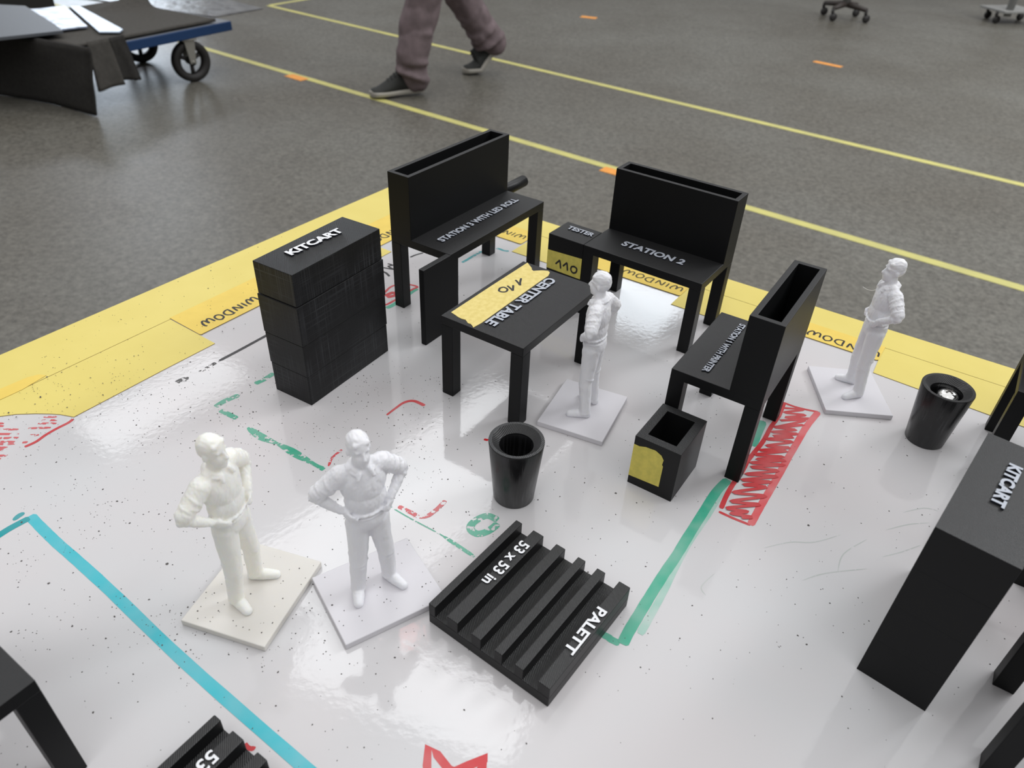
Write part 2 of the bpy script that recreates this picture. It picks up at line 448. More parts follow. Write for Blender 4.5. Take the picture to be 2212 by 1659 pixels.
def copy_thing(src, label, loc_mm, yaw, z=0.0):
    r = src.copy(); COL.objects.link(r)
    r.location = (loc_mm[0] * MM, loc_mm[1] * MM, z * MM); r.rotation_euler = (0, 0, R(yaw)); r['label'] = label
    for ch in list(src.children):
        c = ch.copy(); COL.objects.link(c); c.parent = r
        for g in list(ch.children):
            d = g.copy(); COL.objects.link(d); d.parent = c
    return r

def lettering(text, x0, x1, y0, y1, z, parent, rot=0.0, face='letter_grey', h=0.7, bold=0.035, space=1.0):
    """raised printed letters filling the box x0..x1, y0..y1, read along +x before the turn about the box's middle"""
    cu = bpy.data.curves.new('lettering', 'FONT'); cu.body = text; cu.size = 1.0; cu.extrude = 0.05; cu.offset = bold; cu.space_character = space
    cu.resolution_u = 4
    t = bpy.data.objects.new('tmp', cu); COL.objects.link(t)
    dg = bpy.context.evaluated_depsgraph_get(); dg.update()
    me = bpy.data.meshes.new_from_object(t.evaluated_get(dg))
    if '1' in text:                     # a figure one with its flag
        cu.body = text[:text.index('1') + 1]
        dg = bpy.context.evaluated_depsgraph_get(); dg.update()
        pm = bpy.data.meshes.new_from_object(t.evaluated_get(dg))
        xr = max(v.co.x for v in pm.vertices); H_ = max(v.co.y for v in pm.vertices if v.co.x > xr - 0.08); zz = [v.co.z for v in pm.vertices]
        bpy.data.meshes.remove(pm)
        bm = bmesh.new(); bm.from_mesh(me); xl = xr - 0.004
        F = [(xl, H_), (xl - 0.30, H_ - 0.16), (xl - 0.30, H_ - 0.31), (xl, H_ - 0.17)]
        A_ = [bm.verts.new((x, y, min(zz))) for x, y in F]; B_ = [bm.verts.new((x, y, max(zz) + 0.003)) for x, y in F]
        fs = [bm.faces.new(A_), bm.faces.new(B_)] + [bm.faces.new((A_[i], A_[(i + 1) % 4], B_[(i + 1) % 4], B_[i])) for i in range(4)]
        bmesh.ops.recalc_face_normals(bm, faces=fs); bm.to_mesh(me); bm.free()
    bpy.data.objects.remove(t); bpy.data.curves.remove(cu)
    xs = [v.co.x for v in me.vertices]; ys = [v.co.y for v in me.vertices]; zs = [v.co.z for v in me.vertices]
    ax, bx, ay, by, az, bz = min(xs), max(xs), min(ys), max(ys), min(zs), max(zs)
    w, d = x1 - x0, y1 - y0
    c, s_ = math.cos(R(rot)), math.sin(R(rot))
    mx, my = (x0 + x1) / 2, (y0 + y1) / 2
    for v in me.vertices:
        X = ((v.co.x - ax) / (bx - ax) - 0.5) * w; Y = ((v.co.y - ay) / (by - ay) - 0.5) * d
        Z = z - 0.02 + (v.co.z - az) / (bz - az) * h
        v.co = ((mx + X * c - Y * s_) * MM, (my + X * s_ + Y * c) * MM, Z * MM)
    me.materials.clear()
    o = link_mesh('lettering', me, [M['letter_side'], M[face]], parent)
    for p in me.polygons:
        p.material_index = 1 if p.normal.z > 0.9 else 0
    return o

def blob(prims, voxel, k=1.0, smooth_it=4):
    """one continuous skin around overlapping rounded shapes.
    prims: ('e', centre, radii[, euler]) or ('c', p0, r0, p1, r1)"""
    bm = bmesh.new()
    for p in prims:
        if p[0] == 'e':
            q = bmesh.ops.create_icosphere(bm, subdivisions=3, radius=1.0)['verts']
            mt = Matrix.Diagonal((*p[2], 1.0))
            if len(p) > 3:
                from mathutils import Euler
                mt = Euler([R(a) for a in p[3]]).to_matrix().to_4x4() @ mt
            mt = Matrix.Translation(p[1]) @ mt
            bmesh.ops.transform(bm, matrix=mt, verts=q)
        else:
            a, ra, b, rb = Vector(p[1]), p[2], Vector(p[3]), p[4]
            d = b - a; L = max(d.length, 1e-6)
            q = bmesh.ops.create_icosphere(bm, subdivisions=3, radius=1.0)['verts']
            rot = d.normalized().to_track_quat('Z', 'Y').to_matrix()
            for v in q:
                z = v.co.z; rr = rb if z > 0 else ra
                base = b if z > 0 else a
                v.co = base + rot @ (v.co * rr)
    me = bpy.data.meshes.new('blob'); bm.to_mesh(me); bm.free()
    o = bpy.data.objects.new('tmp', me); COL.objects.link(o)
    md = o.modifiers.new('r', 'REMESH'); md.mode = 'VOXEL'; md.voxel_size = voxel
    sm = o.modifiers.new('s', 'SMOOTH'); sm.factor = 0.5; sm.iterations = smooth_it
    dg = bpy.context.evaluated_depsgraph_get(); dg.update()
    out = bpy.data.meshes.new_from_object(o.evaluated_get(dg))
    bpy.data.objects.remove(o); bpy.data.meshes.remove(me)
    for pl in out.polygons: pl.use_smooth = True
    return out

# board directions: A runs back from the far corner along the left edge, B along the right edge
CORNER = (-98.3, 616.6)
EA = (-math.cos(R(57.4)), -math.sin(R(57.4)))
EB = (math.sin(R(57.4)), -math.cos(R(57.4)))
def AB(a, b):
    return (CORNER[0] + EA[0] * a + EB[0] * b, CORNER[1] + EA[1] * a + EB[1] * b)

# ------------------------------------------------------------------ the hall floor
fl = MB(1.0)
fl.face([(-30, -12, FLOOR), (30, -12, FLOOR), (30, 40, FLOOR), (-30, 40, FLOOR)])
o = fl.build('floor', M['floor']); o['kind'] = 'structure'

def floor_strip(name, p, q, w, mat, label, cat, group=None, z=1.0):
    p, q = Vector(p), Vector(q); d = (q - p).normalized(); n = Vector((-d.y, d.x)) * w / 2
    mb = MB(); zz = FLOOR / MM
    mb.prism([tuple(p + n), tuple(p - n), tuple(q - n), tuple(q + n)], zz + 0.05, zz + z)
    o = mb.build(name, mat); return tag(o, label, cat, group)
u36 = Vector((math.cos(R(-36.1)), math.sin(R(-36.1))))
a1 = Vector((-683, 3928)); a2 = Vector((-2071, 6401))
u2 = Vector((2204 + 2071, 3187 - 6401)).normalized()
floor_strip('floor_tape_line', a1 - u36 * 3600, a1 + u36 * 5200, 46, M['floor_yellow'], 'long yellow floor tape line nearest the board, under the front shoe', 'floor tape', 'yellow tape lines on the floor')
floor_strip('floor_tape_line', a2, a2 + u2 * 8800, 46, M['floor_yellow'], 'long yellow floor tape line farther away, behind the walking person', 'floor tape', 'yellow tape lines on the floor')
floor_strip('floor_tape_line', a2 + Vector((8, 16)), a2 + Vector((290, 470)) * 4, 46, M['floor_yellow'], 'short yellow floor tape line leaving the far corner by the dark film', 'floor tape', 'yellow tape lines on the floor', 0.9)
floor_strip('orange_tape_piece', (412, 6590), (535, 6545), 75, M['floor_orange'], 'orange tape piece on open floor right of the walking person', 'tape piece', 'orange tape on the floor')
floor_strip('orange_tape_piece', (1945, 5395), (2090, 5265), 52, M['floor_orange'], 'orange tape piece on open floor below the brown wheeled stand', 'tape piece', 'orange tape on the floor')
floor_strip('orange_tape_piece', (-1360, 4385), (-1245, 4300), 62, M['floor_orange'], 'orange tape piece on the near yellow line beside the cart wheel', 'tape piece', 'orange tape on the floor', 1.8)
floor_strip('orange_tape_piece', (345, 3130), (440, 3066), 60, M['floor_orange'], 'orange tape piece on the near yellow line, half behind station 2', 'tape piece', 'orange tape on the floor', 1.8)

# ------------------------------------------------------------------ the white board on its table
board = thing('whiteboard_table', 'glossy white tabletop with marker drawings and yellow edging carrying all the black models', 'table')
bp = [AB(0, 0), AB(0, 930), AB(930, 930), AB(930, 0)]
mb = MB(); mb.prism(bp, -18, 0, 0, 1); mb.build('tabletop', [M['board'], M['board_edge']], board)
for a, b in ((90, 90), (90, 840), (840, 90), (840, 840)):
    x, y = AB(a, b)
    MB().box(x - 20, x + 20, y - 20, y + 20, FLOOR / MM, -18, 1).build('leg', M['grey_metal'], board)

ZP = 0.35
def sheet(name, pts_ab, z0, z1, mat, label, cat, group=None):
    mb = MB(); P = [AB(*p) for p in pts_ab]
    mb.prism(P, z0, z1, 0, 1)
    return tag(mb.build(name, [mat, M['tape_edge']]), label, cat, group)
G_ED = 'yellow edging sheets along the board'
sheet('yellow_edge_strip', [(0, 0), (930, 0), (930, 39.6), (0, 39.6)], 0.02, ZP, M['yellow'], 'long plain yellow strip along the left edge of the board, outermost', 'edge strip', G_ED)
sheet('yellow_edge_strip', [(0, 40), (24.1, 40), (24.1, 930), (0, 930)], 0.02, ZP, M['yellow'], 'long plain yellow strip along the far right edge of the board, outermost', 'edge strip', G_ED)
sheet('yellow_sheet', [(264, 40), (430, 40), (395, 46), (369.7, 53.1), (364.2, 57.6), (358.2, 64.7), (353.9, 70.7), (351.4, 74.9), (348.6, 81.8), (297.8, 81.5), (264.5, 81.8)], 0.02, ZP, M['yellow'],
      'wide yellow sheet at the far left with a curved cut end by the red hatching', 'yellow sheet', G_ED)
sheet('yellow_sheet', [(114, 40), (176, 40), (176, 82), (114, 82)], 0.02, ZP, M['yellow'], 'wide yellow sheet behind the tall kit cart with horizontal seams', 'yellow sheet', G_ED)
sheet('yellow_sheet', [(24.5, 148.9), (59.5, 148.9), (58.5, 205), (24.5, 205)], 0.02, ZP, M['yellow'], 'wide yellow sheet between station 3 and the tester box', 'yellow sheet', G_ED)
sheet('yellow_sheet', [(24.5, 273.6), (57.3, 273.4), (57, 330), (24.5, 330)], 0.02, ZP, M['yellow'], 'wide yellow sheet right of station 2 behind station 1', 'yellow sheet', G_ED)
sheet('yellow_sheet', [(24.5, 399.5), (56.5, 400.5), (59.1, 461), (61, 930), (24.5, 930)], 0.02, ZP, M['yellow'], 'wide yellow sheet at the far right behind the bin holding a screw', 'yellow sheet', G_ED)

# handwriting strokes on a unit letter box (width, strokes)
GLYPH = {
 'W': (1.25, [[(0, 0.85), (0.05, 0.2), (0.25, 0.0), (0.5, 0.25), (0.6, 0.7), (0.66, 0.2), (0.85, 0.0), (1.1, 0.3), (1.2, 0.75), (1.08, 1.0)]]),
 'I': (0.3, [[(0.15, 0.0), (0.15, 0.95)]]),
 'N': (0.95, [[(0.05, 0.0), (0.12, 0.9), (0.5, 0.4), (0.72, 0.08), (0.85, 0.95)]]),
 'D': (0.95, [[(0.12, 0.0), (0.14, 0.95)], [(0.0, 0.95), (0.5, 1.0), (0.88, 0.65), (0.8, 0.2), (0.4, 0.0), (0.05, 0.03)]]),
 'O': (0.9, [[(0.5, 1.0), (0.12, 0.8), (0.05, 0.35), (0.35, 0.02), (0.75, 0.2), (0.8, 0.7), (0.55, 1.0), (0.4, 0.98)]]),
}
def handwriting(text, origin, dx, dy, width, height, z, parent, mat, pen, seed=3):
    tot = sum(GLYPH[c][0] for c in text) + 0.25 * (len(text) - 1)
    k = width / tot; x = 0.0; rnd = random.Random(seed); mb = MB()
    for c in text:
        gw, st = GLYPH[c]
        dz = rnd.uniform(-0.08, 0.08)
        for s_ in st:
            pts = []
            for (u, v) in s_:
                U = (x + u) * k; V = (v + dz) * height
                pts.append((origin[0] + dx[0] * U + dy[0] * V, origin[1] + dx[1] * U + dy[1] * V))
            mb.ribbon(pts, pen, z, 0, 5, jit=0.1, seed=seed + len(pts))
        x += gw + 0.25
    return mb.build('handwriting', mat, parent)
nEB = (-EB[0], -EB[1])
G_WT = 'WINDOW tapes along the yellow edging'
def window_tape_left(a0, a1, b1, wa, wlen, label, seed):
    """text reads towards the camera side, its feet to the board's edge"""
    z1 = ZP + 0.25
    t = sheet('window_tape', [(a0, 38), (a1 - 0.6, 38.5), (a1, b1 - 1), (a1 - 0.6, b1), (a0 + 0.5, b1 + 0.8), (a0, 52)], ZP + 0.02, z1, M['yellow_tape'], label, 'tape', G_WT)
    handwriting('WINDOW', AB(wa, 57.3), EA, EB, wlen, 6.6, z1 + 0.03, t, M['ink'], 1.3, seed)
def window_tape_right(b0, b1, a1, wb, wlen, label, seed, ink='ink_brown'):
    z1 = ZP + 0.25
    t = sheet('window_tape', [(23.4, b0), (a1 + 0.3, b0), (a1 - 0.2, b1 - 1.2), (a1 - 1, b1), (23.4, b1 + 0.4)], ZP + 0.02, z1, M['yellow_tape'], label, 'tape', G_WT)
    handwriting('WINDOW', AB(32.6, wb), nEB, EA, wlen, 6.4, z1 + 0.03, t, M[ink], 1.15, seed)
window_tape_left(170, 264, 68.2, 216.5, 40, 'yellow tape lettered WINDOW left of the tall kit cart', 3)
window_tape_left(28, 120, 69.8, 76, 42, 'yellow tape lettered WINDOW between the tall kit cart and station 3', 5)
window_tape_right(70, 147.6, 46, 144, 42, 'yellow tape lettered WINDOW seen through the legs of station 3', 7)
window_tape_right(198, 273.8, 44, 271.5, 44, 'yellow tape lettered WINDOW seen through the legs of station 2', 9)
window_tape_right(322, 400, 42.2, 399, 42.5, 'yellow tape lettered WINDOW behind the far right figurine', 11, 'ink')
# curled scrap of tape stuck near the left end and by the far right figurine
mb = MB(); P = [AB(*p) for p in ((345, 32), (420, 27), (422, 39), (352, 40.5), (338, 38), (340, 34))]
mb.prism(P, ZP + 0.02, ZP + 0.2, 0, 1); tag(mb.build('tape_scrap', [M['yellow_tape'], M['tape_edge']]), 'thin tape scrap with a curled end on the yellow strip at far left', 'tape scrap')

# ------------------------------------------------------------------ marker drawings on the board
S = {
 'teal_a': [(-212.2, 195.9), (-209.0, 202.2), (-206.6, 206.3), (-202.2, 212.0)],
 'teal_b': [(-202.7, 213.3), (-193.5, 206.4), (-182.6, 198.6), (-173.3, 192.4), (-151.0, 177.0), (-111.3, 148.6), (-59.6, 114.0), (-42.5, 102.8)],
 'teal_bw': [(-61.9, 116.0), (-57.5, 112.8)],
 'teal_c': [(-208.0, 210.2), (-207.2, 213.0), (-205.8, 214.8)],
 'gr_a': [(-151.5, 292.6), (-148.6, 297.5), (-142.9, 303.3)],
 'gr_b': [(-148.1, 290.0), (-143.7, 287.6), (-137.7, 284.2)],
 'gr_c': [(-130.1, 277.7), (-121.1, 271.0), (-110.2, 265.7), (-98.9, 258.5), (-85.8, 250.4)],
 'gr_d': [(-52.7, 229.9), (-41.2, 222.4), (-25.7, 213.1), (-12.0, 203.0)],
 'gr_e': [(-137.7, 313.7), (-134.2, 317.7), (-130.7, 324.0)],
 'gr_ring': [(-3.2, 224.1), (-8.2, 226.3), (-13.4, 222.6), (-14.9, 218.5), (-11.7, 215.6), (-7.1, 217.5), (-3.1, 222.1)],
 'gr_f': [(104.8, 257.2), (97.7, 248.9), (88.3, 234.0), (79.4, 219.7), (72.8, 208.8), (66.5, 199.3), (59.9, 188.7), (53.5, 178.1), (48.7, 170.0), (46.1, 164.8)],
 'gr_f2': [(103.2, 252.6), (90.6, 232.4), (80.3, 217.3), (71.8, 202.6), (65.3, 190.5), (58.7, 179.0), (53.1, 169.6)],
 'gr_g': [(23.5, 175.6), (39.3, 168.5), (41.9, 166.7), (45.0, 165.1)],
 'gr_h': [(132.6, 303.3), (127.2, 292.8), (122.1, 282.7)],
 'red_out_l': [(148.5, 320.7), (142.4, 308.6), (135.5, 298.4), (128.5, 286.6), (121.1, 276.6), (117.2, 271.1), (112.2, 262.5), (106.7, 254.7), (101.6, 246.1), (97.5, 237.9)],
 'red_out_b': [(96.1, 235.9), (101.9, 232.2), (108.7, 228.6)],
 'red_out_r': [(108.7, 228.6), (115.2, 239.1), (121.8, 249.3), (130.3, 262.5), (138.7, 275.9), (146.5, 287.9), (154.8, 300.6), (164.8, 313.4)],
 'red_out_t': [(148.1, 320.2), (152.5, 317.4), (158.1, 315.2), (164.8, 313.4)],
 'red_zig': [(146.4, 315.4), (157.0, 314.7), (146.0, 311.5), (156.8, 310.1), (145.4, 307.3), (158.8, 307.2), (142.0, 304.4), (155.3, 305.5), (137.3, 298.2), (153.7, 301.7), (137.4, 298.6), (148.2, 297.2), (135.0, 294.4), (148.2, 294.0), (135.1, 291.3), (145.1, 291.0), (130.5, 288.5), (143.6, 287.4), (129.4, 283.2), (141.0, 282.7), (124.9, 279.5), (138.9, 279.9), (121.9, 276.0), (135.9, 275.4), (122.0, 272.7), (136.1, 272.8), (118.2, 269.8), (134.7, 269.4), (117.9, 266.6), (130.5, 265.0), (114.1, 261.4), (129.0, 260.9), (111.1, 257.2), (125.0, 256.9), (111.2, 253.9), (121.9, 253.1), (105.2, 248.4), (120.0, 247.1), (102.9, 242.5), (115.8, 241.4), (100.1, 238.1), (109.3, 236.5), (101.3, 234.9), (110.2, 233.3), (105.6, 232.5)],
 'red_arc': [(-63.5, 292.8), (-59.8, 298.8), (-56.2, 303.8), (-51.4, 305.6), (-45.1, 302.1)],
 'red_arc2': [(-47.7, 229.4), (-41.7, 226.1), (-37.8, 223.9), (-34.2, 224.5), (-30.4, 228.9), (-27.3, 234.3)],
 'red_thin': [(-80.5, 264.8), (-83.8, 258.7), (-84.1, 252.9)],
 'red_bit': [(-12.6, 277.6), (-10.4, 277.1)],
 'red_left': [(-217.0, 277.6), (-217.8, 274.6), (-221.0, 269.9), (-223.8, 264.7), (-225.6, 259.7), (-228.8, 255.7)],
 'black_a': [(-163.7, 333.1), (-156.1, 344.5), (-146.0, 360.3), (-142.0, 366.0)],
 'black_b': [(-170.6, 321.4), (-167.3, 327.0), (-164.0, 332.8)],
 'black_c': [(-178.8, 311.0), (-176.6, 314.1), (-173.9, 315.1)],
 'black_d': [(-76.3, 469.6), (-72.8, 473.7), (-68.1, 477.4)],
 'teal_s3': [(-39.2, 465.5), (-36.1, 470.1), (-32.1, 476.4), (-26.6, 484.6)],
 'teal_s3b': [(-16.3, 490.9), (-13.2, 489.2), (-10.6, 487.4), (-7.0, 486.8)],
 'scr1': [(-90.3, 458.4), (-86.7, 456.3), (-89.2, 454.5), (-84.8, 450.0)],
 'scr2': [(-92.5, 452.2), (-87.2, 450.8), (-84.9, 450.5)],
 'scr3': [(-91.5, 446.4), (-88.9, 444.3), (-86.2, 440.2)],
 'redk': [(-85.6, 417.9), (-83.8, 424.3), (-80.9, 428.2), (-75.9, 430.6), (-69.6, 429.8), (-65.7, 427.5), (-68.4, 424.1), (-73.7, 415.6), (-77.5, 409.1), (-82.4, 402.7), (-84.1, 405.1)],
 'redk2': [(-84.7, 413.6), (-80.7, 418.4), (-77.7, 416.0), (-83.1, 412.0)],
 'greenk': [(-81.3, 398.7), (-76.4, 405.0), (-68.4, 420.9), (-65.4, 425.3)],
 'star': [(-20.2, 112.0), (-21.2, 116.6), (-21.5, 122.7), (-18.4, 120.4), (-14.2, 115.9), (-12.1, 115.3), (-8.2, 117.2), (-1.9, 120.2), (-3.4, 117.4), (-5.2, 113.4)],
 'redp2': [(-81.1, 120.8), (-79.8, 119.7), (-78.2, 119.2), (-77.9, 120.1)],
 'sm1': [(111.4, 215.6), (124.0, 219.7), (134.5, 220.4), (147.8, 225.5)],
 'sm2': [(139.6, 204.6), (145.4, 214.5), (158.8, 223.7)],
 'sm3': [(123.1, 199.0), (134.3, 203.5), (152.8, 207.0)],
 'sm4': [(181.4, 241.1), (192.4, 244.6), (198.6, 243.2)],
 'sm5': [(168.8, 229.5), (181.2, 233.8), (191.1, 235.4)],
 'sm6': [(81.7, 189.1), (80.7, 193.4), (87.5, 200.6)],
 'sm7': [(161.7, 213.9), (172.0, 217.5), (181.4, 221.7)],
}
def mark(name, mat, items, label=None):
    for it in items:
        key, w, z = it[:3]; sub = it[3] if len(it) > 3 else 6
        mb = MB(); mb.ribbon(S[key] if isinstance(key, str) else key, w, z, 0, sub, taper=it[4] if len(it) > 4 else 0, seed=len(str(key)))
        o = mb.build(name, M[mat], board)
        if label: o['label'] = label
mark('red_marker_hatching', 'm_red', [('red_out_l', 2.3, .05), ('red_out_b', 1.5, .05), ('red_out_t', 1.6, .05), ('red_zig', lambda t: 1.75, .06, 7)], 'red marker rectangle filled with zigzag')
mark('red_marker_edge', 'm_red_soft', [('red_out_r', 3.4, .075, 6)])
mark('red_marker_arc', 'm_red', [('red_arc', lambda t: 1.2 + 1.0 * t, .05), ('red_bit', 1.6, .05)], 'short curved red marker stroke')
mark('red_marker_arc', 'm_red_worn', [('red_arc2', 2.2, .05), ('red_thin', 1.3, .05)], 'rubbed curved red marker strokes')
rl = [('red_left', 1.7, .05)]
mark('red_marker_line', 'm_red', rl, 'red diagonal marker line at the left')
HATCH = [
  [(-231.9, 277.9), (-225.6, 278.6)],
  [(-231.4, 275.4), (-224.1, 276.1)],
  [(-231.9, 272.9), (-223.2, 273.6)],
  [(-234.5, 269.0), (-224.2, 270.3)],
  [(-233.1, 263.7), (-226.9, 264.6)],
  [(-231.6, 258.7), (-229.3, 259.1)],
  [(-255.1, 271.1), (-247.6, 271.7)],
  [(-254.1, 269.4), (-246.9, 269.7)],
  [(-252.3, 266.4), (-238.6, 267.9)],
  [(-250.6, 263.5), (-236.5, 264.5)],
  [(-248.6, 260.2), (-235.3, 262.0)],
  [(-247.3, 258.1), (-234.4, 258.9)],
  [(-246.2, 256.2), (-234.3, 257.5)],
  [(-244.8, 253.8), (-236.4, 254.8)],
  [(-243.8, 252.2), (-235.9, 253.2)],
  [(-241.4, 248.3), (-232.8, 249.4)],
  [(-239.8, 245.6), (-234.9, 247.0)],
]
mark('red_marker_hatching', 'm_red_worn', [(h, 1.5, .05, 5) for h in HATCH], 'rubbed red hatching at the far left')
mark('green_marker_line', 'm_green', [('gr_f', 4.4, .05, 5), ('gr_g', 3.0, .04, 4), ('gr_h', 4.6, .04, 4), ('greenk', 3.4, .04, 4)], 'wide green marker line under station 1')
mark('green_marker_smear', 'm_green_pale', [('gr_f2', lambda t: 1.6 + 1.6 * t, .03, 5)])
mark('faint_smear', 'm_faint', [(k_, lambda t: 0.55, .03, 6, .8) for k_ in ('sm1', 'sm2', 'sm3', 'sm4', 'sm5', 'sm6', 'sm7')])
mark('green_marker_line', 'm_green_worn', [('gr_a', 3.4, .05), ('gr_b', 3.0, .05), ('gr_c', lambda t: 1.6 + 2.8 * abs(math.sin(7 * t)), .05), ('gr_e', 3.2, .05), ('gr_d', 0.7, .05), (S['gr_d'][2:], 1.8, .055)], 'rubbed broken green marker line')
mark('green_marker_ring', 'm_green_worn', [('gr_ring', 3.6, .05, 5)], 'hatched green marker ring by the pallet')
mark('teal_marker_line', 'm_teal', [('teal_b', 4.3, .05, 6)], 'long straight teal marker line')
mark('teal_marker_line', 'm_teal_dark', [('teal_a', 3.4, .07, 6), ('teal_c', 2.6, .06, 6, .8)], 'dark teal marker strokes at the left corner')
mark('teal_marker_line', 'm_teal_worn', [('teal_s3', 2.2, .05), ('teal_s3b', 2.2, .05)], 'teal marker line behind station 3')
mark('black_marker_line', 'm_black', [('black_a', 2.2, .05), ('black_d', 1.6, .05), ('scr1', 1.6, .05), ('scr2', 1.6, .05), ('scr3', 1.7, .05)], 'black marker line and scribble')
mark('black_marker_line', 'm_black_worn', [('black_b', 2.4, .05), ('black_c', 4.0, .05)], 'rubbed end of the black marker line')
mark('red_marker_loop', 'm_red', [('redk', 1.7, .05, 5), ('redk2', 3.0, .05, 5)], 'red marker loop between the tall kit cart and station 3')
mark('red_marker_star', 'm_red', [('star', 2.9, .05, 1), ('redp2', 1.5, .05)], 'red marker star at the bottom edge')

# ------------------------------------------------------------------ the printed models
LEG = 7.0
def leg(parent, x, y, h, mat='black', s=LEG):
    return MB().box(x, x + s, y, y + s, 0, h, 0.3).build('leg', M[mat], parent)

def riser(parent, x0, x1, y0, y1, z0, z1, wall=2.7, mat='black'):
    """tall hollow box, open at the top"""
    bm = bmesh.new(); k = MM
    def ring(a0, a1, b0, b1, z): return [bm.verts.new((x * k, y * k, z * k)) for x, y in ((a0, b0), (a1, b0), (a1, b1), (a0, b1))]
    o0 = ring(x0, x1, y0, y1, z0); o1 = ring(x0, x1, y0, y1, z1)
    i1 = ring(x0 + wall, x1 - wall, y0 + wall, y1 - wall, z1); i0 = ring(x0 + wall, x1 - wall, y0 + wall, y1 - wall, z0 + wall)
    bm.faces.new(o0[::-1]); bm.faces.new(i0)
    for i in range(4):
        j = (i + 1) % 4
        bm.faces.new((o0[i], o0[j], o1[j], o1[i])); bm.faces.new((o1[i], o1[j], i1[j], i1[i])); bm.faces.new((i1[i], i1[j], i0[j], i0[i]))
    bmesh.ops.bevel(bm, geom=[e for e in bm.edges], offset=0.22 * k, segments=2, profile=0.5, affect='EDGES')
    me = bpy.data.meshes.new('riser'); bm.to_mesh(me); bm.free()
    return link_mesh('riser', me, M[mat], parent)

def station(label, loc, yaw, L, D, H, DH, RT, group='workstation models', text=None, tbox=None, panel=False, tface='letter_grey', front_left=True):
    t = thing('workstation_model', label, 'workstation model', loc, yaw, group)
    MB().box(0, L, 0, D, DH - 5, DH, 0.3).build('desktop', M['black'], t)
    riser(t, 0, L, D - RT, D, DH - 0.4, H)
    for x in (0, L - LEG):
        leg(t, x, D - LEG, DH - 5)
        if not (panel and x == 0): leg(t, x, 0, DH - 5)
    if text: lettering(text, *tbox, DH, t, face=tface)
    return t

# station 3 with its roll and side panel
s3 = station('black workstation model lettered STATION 3 WITH LED ROLL, nearest the far corner', (-38.4, 378.9), 57.4, 99.4, 45.0, 87.1, 49.1, 15.6,
             text='STATION 3 WITH LED ROLL', tbox=(9.5, 89.5, 13.0, 18.2), panel=True)
MB().box(-24.1, 7.05, -0.06, 3.5, 0, 48.8, 0.3).build('side_panel', M['black'], s3)
mb = MB(); mb.lathe([(0.0, 97), (4.0, 97), (4.0, 132.6), (3.6, 133), (0.0, 133)], (0, 38, 43.9), 32, ax='x'); mb.build('led_roll', M['black'], s3)
# station 2
s2 = station('black workstation model lettered STATION 2, beside the tester box', (38.8, 405.1), -33.8, 76.2, 46.2, 85.5, 47.0, 15.6, text='STATION 2', tbox=(17.6, 58.0, 13.0, 19.8))
# tester box standing against station 2
c, s_ = math.cos(R(-33.8)), math.sin(R(-33.8))
tl = (38.8 + c * -25.0, 405.1 + s_ * -25.0)
t = thing('tester_model', 'black box lettered TESTER with tape marked 110, against the left of station 2', 'tester box', tl, -33.8)
MB().box(0, 24.85, 0, 22.2, 0, 47.0, 0.3).build('body', M['black'], t)
lettering('TESTER', 5.2, 23.6, 11.6, 16.6, 47.0, t)
mb = MB(); P = [(0.1, 23.9), (24.8, 23.6), (24.8, 37.4), (0.1, 36.2)]
mb.bm.faces.new([mb._v((x, -0.15, z)) for x, z in P]); mb.bm.faces.new([mb._v((x, 0.02, z)) for x, z in P][::-1])
a = [v for v in mb.bm.verts]
for i in range(4):
    j = (i + 1) % 4; mb.bm.faces.new((a[i], a[4 + i], a[4 + j], a[j]))
bmesh.ops.recalc_face_normals(mb.bm, faces=list(mb.bm.faces))
tp = mb.build('masking_tape', M['masking_dark'], t)
mb = MB(); fr = lambda x, y, z: (x, -0.18 - z, y)
for st in ([(6.6, 28.2), (8.6, 30.6), (9.6, 31.2), (10.6, 26.2)], [(12.0, 28.4), (14.0, 30.8), (14.8, 31.2), (15.6, 26.4)], [(20.4, 30.8), (18.4, 30.2), (17.9, 28.0), (19.5, 26.4), (21.6, 27.4), (22.0, 29.8), (20.4, 30.8), (19.6, 30.9)]):
    mb.ribbon(st, 1.15, 0.02, 0, 6, frame=fr, seed=len(st))
mb.build('handwriting', M['ink'], tp)
# station 1
c, s_ = math.cos(R(57.9)), math.sin(R(57.9))
P1 = (109.0 + c * 63.3 - s_ * 42.8, 255.2 + s_ * 63.3 + c * 42.8)
s1 = station('black workstation model lettered STATION 1 WITH PRINTER, its back to the red hatching', P1, 57.9 + 180, 63.3, 42.8, 86.8, 48.2, 15.1,
             text='STATION 1 WITH PRINTER', tbox=(6.4, 57.2, 12.0, 15.3))
# open box with a piece of tape
b = thing('printer_box_model', 'small black open box with a yellow tape piece, in front of station 1', 'open box', (74.9, 240.5), 57.4)
def open_box(parent, L, Wd, H, wall, mat):
    o = riser(parent, 0, L, 0, Wd, 0, H, wall, mat); o.name = 'body'; o.data.name = 'body'; return o
open_box(b, 29.4, 22.2, 28.5, 4.3, 'black_coarse')
mb = MB(); P = [(22.1, 4.7), (22.1, 23.6), (19.5, 23.5), (16.5, 24.6), (11.6, 25.0), (8.6, 23.6), (7.2, 21.6), (7.5, 18.8), (6.9, 18.0), (6.9, 5.6)]
A_ = [mb._v((-0.16, y, z)) for y, z in P]; B_ = [mb._v((0.02, y, z)) for y, z in P]
fs = [mb.bm.faces.new(A_), mb.bm.faces.new(B_[::-1])] + [mb.bm.faces.new((A_[i], B_[i], B_[(i + 1) % len(P)], A_[(i + 1) % len(P)])) for i in range(len(P))]
bmesh.ops.recalc_face_normals(mb.bm, faces=fs)
mb.build('masking_tape', M['masking_dark'], b)

